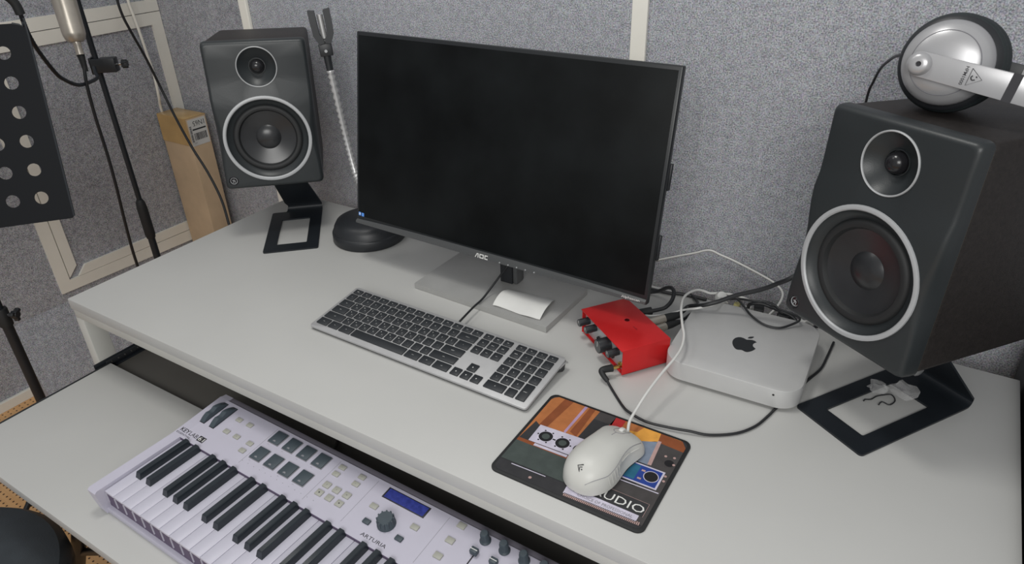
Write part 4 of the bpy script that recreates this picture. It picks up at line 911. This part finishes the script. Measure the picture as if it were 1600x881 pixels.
cable('wall_cable', 'black cable hanging down the left corner across the cardboard box',
      [(-.86, .765, .70), (-.86, .771, .435), (-.86, .765, .383), (-.86, .768, .337), (-.86, .78, .289), (-.87, .812, .196), (-.86, .83, .091), (-.80, .813, .019), (-.72, .791, -.059), (-.66, .785, -.133), (-.60, .768, -.204), (-.55, .74, -.268), (-.52, .72, -.33), (-.48, .70, -.50), (-.46, .70, -.744)], .0040)
cable('wall_cable', 'cream cable hanging against the left wall down behind the cardboard box',
      [(-.95, .850, .70), (-.95, .855, .441), (-.95, .852, .367), (-.95, .859, .299), (-.95, .866, .198), (-.95, .87, .135), (-.95, .866, .061), (-.966, .872, .012), (-.9735, .885, -.12), (-.9735, .89, -.40), (-.9735, .89, -.74)], .0045, 'trim')

t = thing('microphone_stand', 'tall thin black microphone stand beside the left wall', 'stand', (-.4975, .455, -.75))
mb = MB(); mb.cyl(.0068, .60, 1.42, 'blackm'); mb.build('upper_tube', t)
mb = MB(); mb.cyl(.0095, .012, .575, 'blackm'); mb.build('lower_tube', t)
mb = MB(); mb.lathe([(0, .565), (.0115, .565), (.0135, .575), (.0135, .655), (.0115, .672), (.008, .680), (0, .680)], 'rubber', None, 24); mb.build('clutch', t, 'black grip collar')
mb = MB(); mb.lathe([(0, 0), (.125, 0), (.127, .004), (.120, .012), (.02, .018), (0, .018)], 'blackm', None, 48); mb.build('base', t)
mb = MB(); mb.tube([(0, 0, 1.38), (.03, -.025, 1.365), (.062, -.058, 1.345), (.066, -.062, 1.30)], .006, 'blackm', 10, 4); mb.build('boom_arm', t)

t = thing('pop_filter_gooseneck', 'black gooseneck arm clamped to the microphone stand with a small knob', 'gooseneck', (-.4975, .455, .290))
mb = MB(T(.4975, -.455, -.290)); mb.tube([(-.469, .430, .293), (-.455, .422, .283), (-.431, .408, .275), (-.374, .336, .282), (-.333, .286, .31), (-.311, .262, .334), (-.283, .232, .384), (-.262, .215, .42), (-.252, .209, .442), (-.243, .204, .467)], .0042, 'blackm', 12, 10, ripple=.06); mb.build('gooseneck', t, ang=80)
mb = MB(RZ(math.radians(40))); mb.box(-.0135, -.0072, -.014, .014, -.020, .020, 'black', .002); mb.box(-.0135, .046, -.014, -.0075, -.017, .017, 'black', .002); mb.box(.0072, .046, -.0073, .014, -.017, .017, 'black', .002); mb.build('clamp', t)
mb = MB(RZ(math.radians(40)) @ T(.046, 0, 0) @ RY(math.pi / 2)); mb.cyl(.0028, 0, .012, 'chrome'); mb.lathe([(0, .012), (.0075, .012), (.0085, .016), (.0085, .022), (.0070, .025), (0, .025)], 'black', None, 20)
for q in range(6): mb.cyl(.0022, .012, .025, 'black', RZ(q * math.pi / 3) @ T(.0085, 0, 0), 8)
mb.build('knob', t)
mb = MB(T(.4975, -.455, -.290)); mb.tube([(-.2435, .2045, .462), (-.243, .201, .482), (-.246, .190, .50)], .0085, 'rubber', 14, 4); mb.lathe([(.072, -.004), (.076, -.004), (.078, 0), (.076, .004), (.072, .004)], 'black', T(-.285, .150, .545) @ Euler((1.2, .1, .55)).to_matrix().to_4x4(), 48, False); mb.lathe([(0, 0), (.073, 0)], 'rubber', T(-.285, .150, .545) @ Euler((1.2, .1, .55)).to_matrix().to_4x4(), 48, False); mb.build('filter_ring', t)

a = Vector((-.3885, .3665, .352)); b = Vector((-.4330, .392, .532)); dv = (b - a).normalized()
t = thing('condenser_microphone', 'champagne silver condenser microphone hanging at the upper left', 'microphone', a)
t.rotation_euler = dv.to_track_quat('Z', 'Y').to_euler()
mb = MB(); mb.lathe([(0, .018), (.014, .018), (.0205, .024), (.0235, .034), (.0235, .036), (.0240, .040), (.0250, .105), (.0255, .112)], 'nickel', None, 40); mb.build('body', t, 'satin metal body')
mb = MB(); mb.lathe([(.0255, .112), (.0268, .114), (.0268, .118), (.0255, .120), (.0255, .165), (.018, .182), (0, .190)], 'steelflex', None, 40); mb.build('grille', t)
mb = MB(); mb.lathe([(0, -.010), (.0080, -.010), (.0082, .010), (.0090, .012), (.0090, .0178), (0, .0178)], 'nickel', None, 24); mb.build('connector', t)
cable('microphone_cable', 'black cable hanging from the silver condenser microphone along the stand',
      [(-.3860, .3658, .335), (-.3845, .3640, .318), (-.384, .357, .28), (-.391, .356, .205), (-.400, .36, .106), (-.407, .36, .022), (-.423, .361, -.079), (-.444, .367, -.171), (-.455, .372, -.235), (-.457, .371, -.32), (-.45, .36, -.55), (-.44, .33, -.70), (-.42, .30, -.7455)], .0038,
      extra=lambda mb: mb.tube([(-.3905, .3675, .343), (-.3880, .3665, .330), (-.3850, .3645, .305)], lambda s_: .0088 - .0035 * s_, 'rubber', 16, 5))

# perforated music stand desk
E1 = Vector((.6443, .7648, 0)).normalized(); N0 = Vector((-E1.y, E1.x, 0)); tt = .3278
U1 = math.cos(tt) * Vector((0, 0, 1)) + math.sin(tt) * N0; Y1 = U1.cross(E1)
BR = Vector((-.1071, .110, .0995))
MS = Matrix(((E1.x, Y1.x, U1.x, BR.x), (E1.y, Y1.y, U1.y, BR.y), (E1.z, Y1.z, U1.z, BR.z), (0, 0, 0, 1)))
base = Vector((-.395, .015, -.75))
M['standblack'] = mat('flat_black_sheet_metal', (.006, .007, .009), .6, spec=.15)
t = thing('music_stand', 'black music stand with a perforated sheet desk at the left edge', 'stand', base)
ML = T(*(-base)) @ MS
mb = MB(ML @ RX(math.pi / 2))     # local x = E1, y = U1
WP_ = .50; HP_ = .372
outer = [(-WP_, 0), (-.004, 0), (0, .004)] + [(-.020 + .020 * math.cos(math.radians(a)), HP_ - .020 + .020 * math.sin(math.radians(a))) for a in range(0, 91, 15)] + [(-WP_ + .012 + .012 * math.cos(math.radians(a)), HP_ - .012 + .012 * math.sin(math.radians(a))) for a in range(90, 181, 15)]
holes = []
for i in range(9):
    for j in range(6):
        holes.append(circ(-.0480 - .0495 * i, .0468 + .0548 * j, .0122, 24))
mb.prism(outer, 0, .0022, 'standblack', holes=holes); mb.build('sheet_desk', t, 'perforated black sheet metal desk', ang=30)
mb = MB(ML); mb.tube([(0, -.001, .004), (.0, -.001, HP_ - .022), (-.006, -.001, HP_ - .006), (-.022, -.001, HP_)], .0022, 'blackm', 8, 3); mb.build('rolled_edge', t)
mb = MB(); mb.cyl(.0080, .02, .700, 'blackm'); mb.build('upper_tube', t)
mb = MB(); mb.cyl(.0110, .16, .575, 'blackm'); mb.build('lower_tube', t)
mb = MB(); mb.cyl(.0140, .555, .600, 'rubber', bev=.003); mb.build('clutch', t)
mb = MB(T(.0, .0, .583) @ RZ(math.radians(30)) @ RY(math.pi / 2)); mb.cyl(.003, .012, .026, 'chrome'); mb.lathe([(0, .024), (.009, .024), (.010, .028), (.010, .034), (.008, .037), (0, .037)], 'black', None, 20)
for q in range(3): mb.box(.005, .016, -.004, .004, .025, .036, 'black', .0015, RZ(q * 2 * math.pi / 3))
mb.build('wing_knob', t)
pc = ML @ Vector((-.25, .0055, .16))
mb = MB(); mb.tube([(0, 0, .695), (.01, -.01, .75), tuple(pc + Vector((-.03, .03, -.01))), tuple(pc)], .008, 'blackm', 10, 5); mb.build('desk_bracket', t)
for q in range(3):
    a = math.radians(40 + 120 * q); c_, s_ = math.cos(a), math.sin(a)
    mb = MB(); mb.tube([(c_ * .011, s_ * .011, .20), (c_ * .12, s_ * .12, .11), (c_ * .235, s_ * .235, .008)], .0065, 'blackm', 10, 5); mb.build('leg', t)
    mb = MB(); mb.tube([(c_ * .010, s_ * .010, .05), (c_ * .13, s_ * .13, .100)], .004, 'blackm', 8, 0); mb.build('strut', t)

# stool in the lower left corner
t = thing('stool', 'round dark slate stool seat pushed under the lower left of the table', 'stool', (.155, -.426, -.75))
mb = MB(); mb.lathe([(0, .400), (.19, .400), (.205, .410), (.213, .430), (.212, .452), (.200, .466), (.17, .472), (.08, .470), (0, .468)], 'seat', None, 64); mb.build('seat', t, 'padded dark seat')
mb = MB(); mb.cyl(.17, .385, .399, 'black'); mb.build('seat_plate', t)
for q in range(4):
    a = math.radians(45 + 90 * q); c_, s_ = math.cos(a), math.sin(a)
    mb = MB(); mb.tube([(c_ * .11, s_ * .11, .384), (c_ * .19, s_ * .19, .008)], .010, 'blackm', 12, 0); mb.build('leg', t)
mb = MB(); mb.tube([(.16 * math.cos(2 * math.pi * i / 32), .16 * math.sin(2 * math.pi * i / 32), .15) for i in range(33)], .007, 'blackm', 10, 0); mb.build('foot_ring', t)
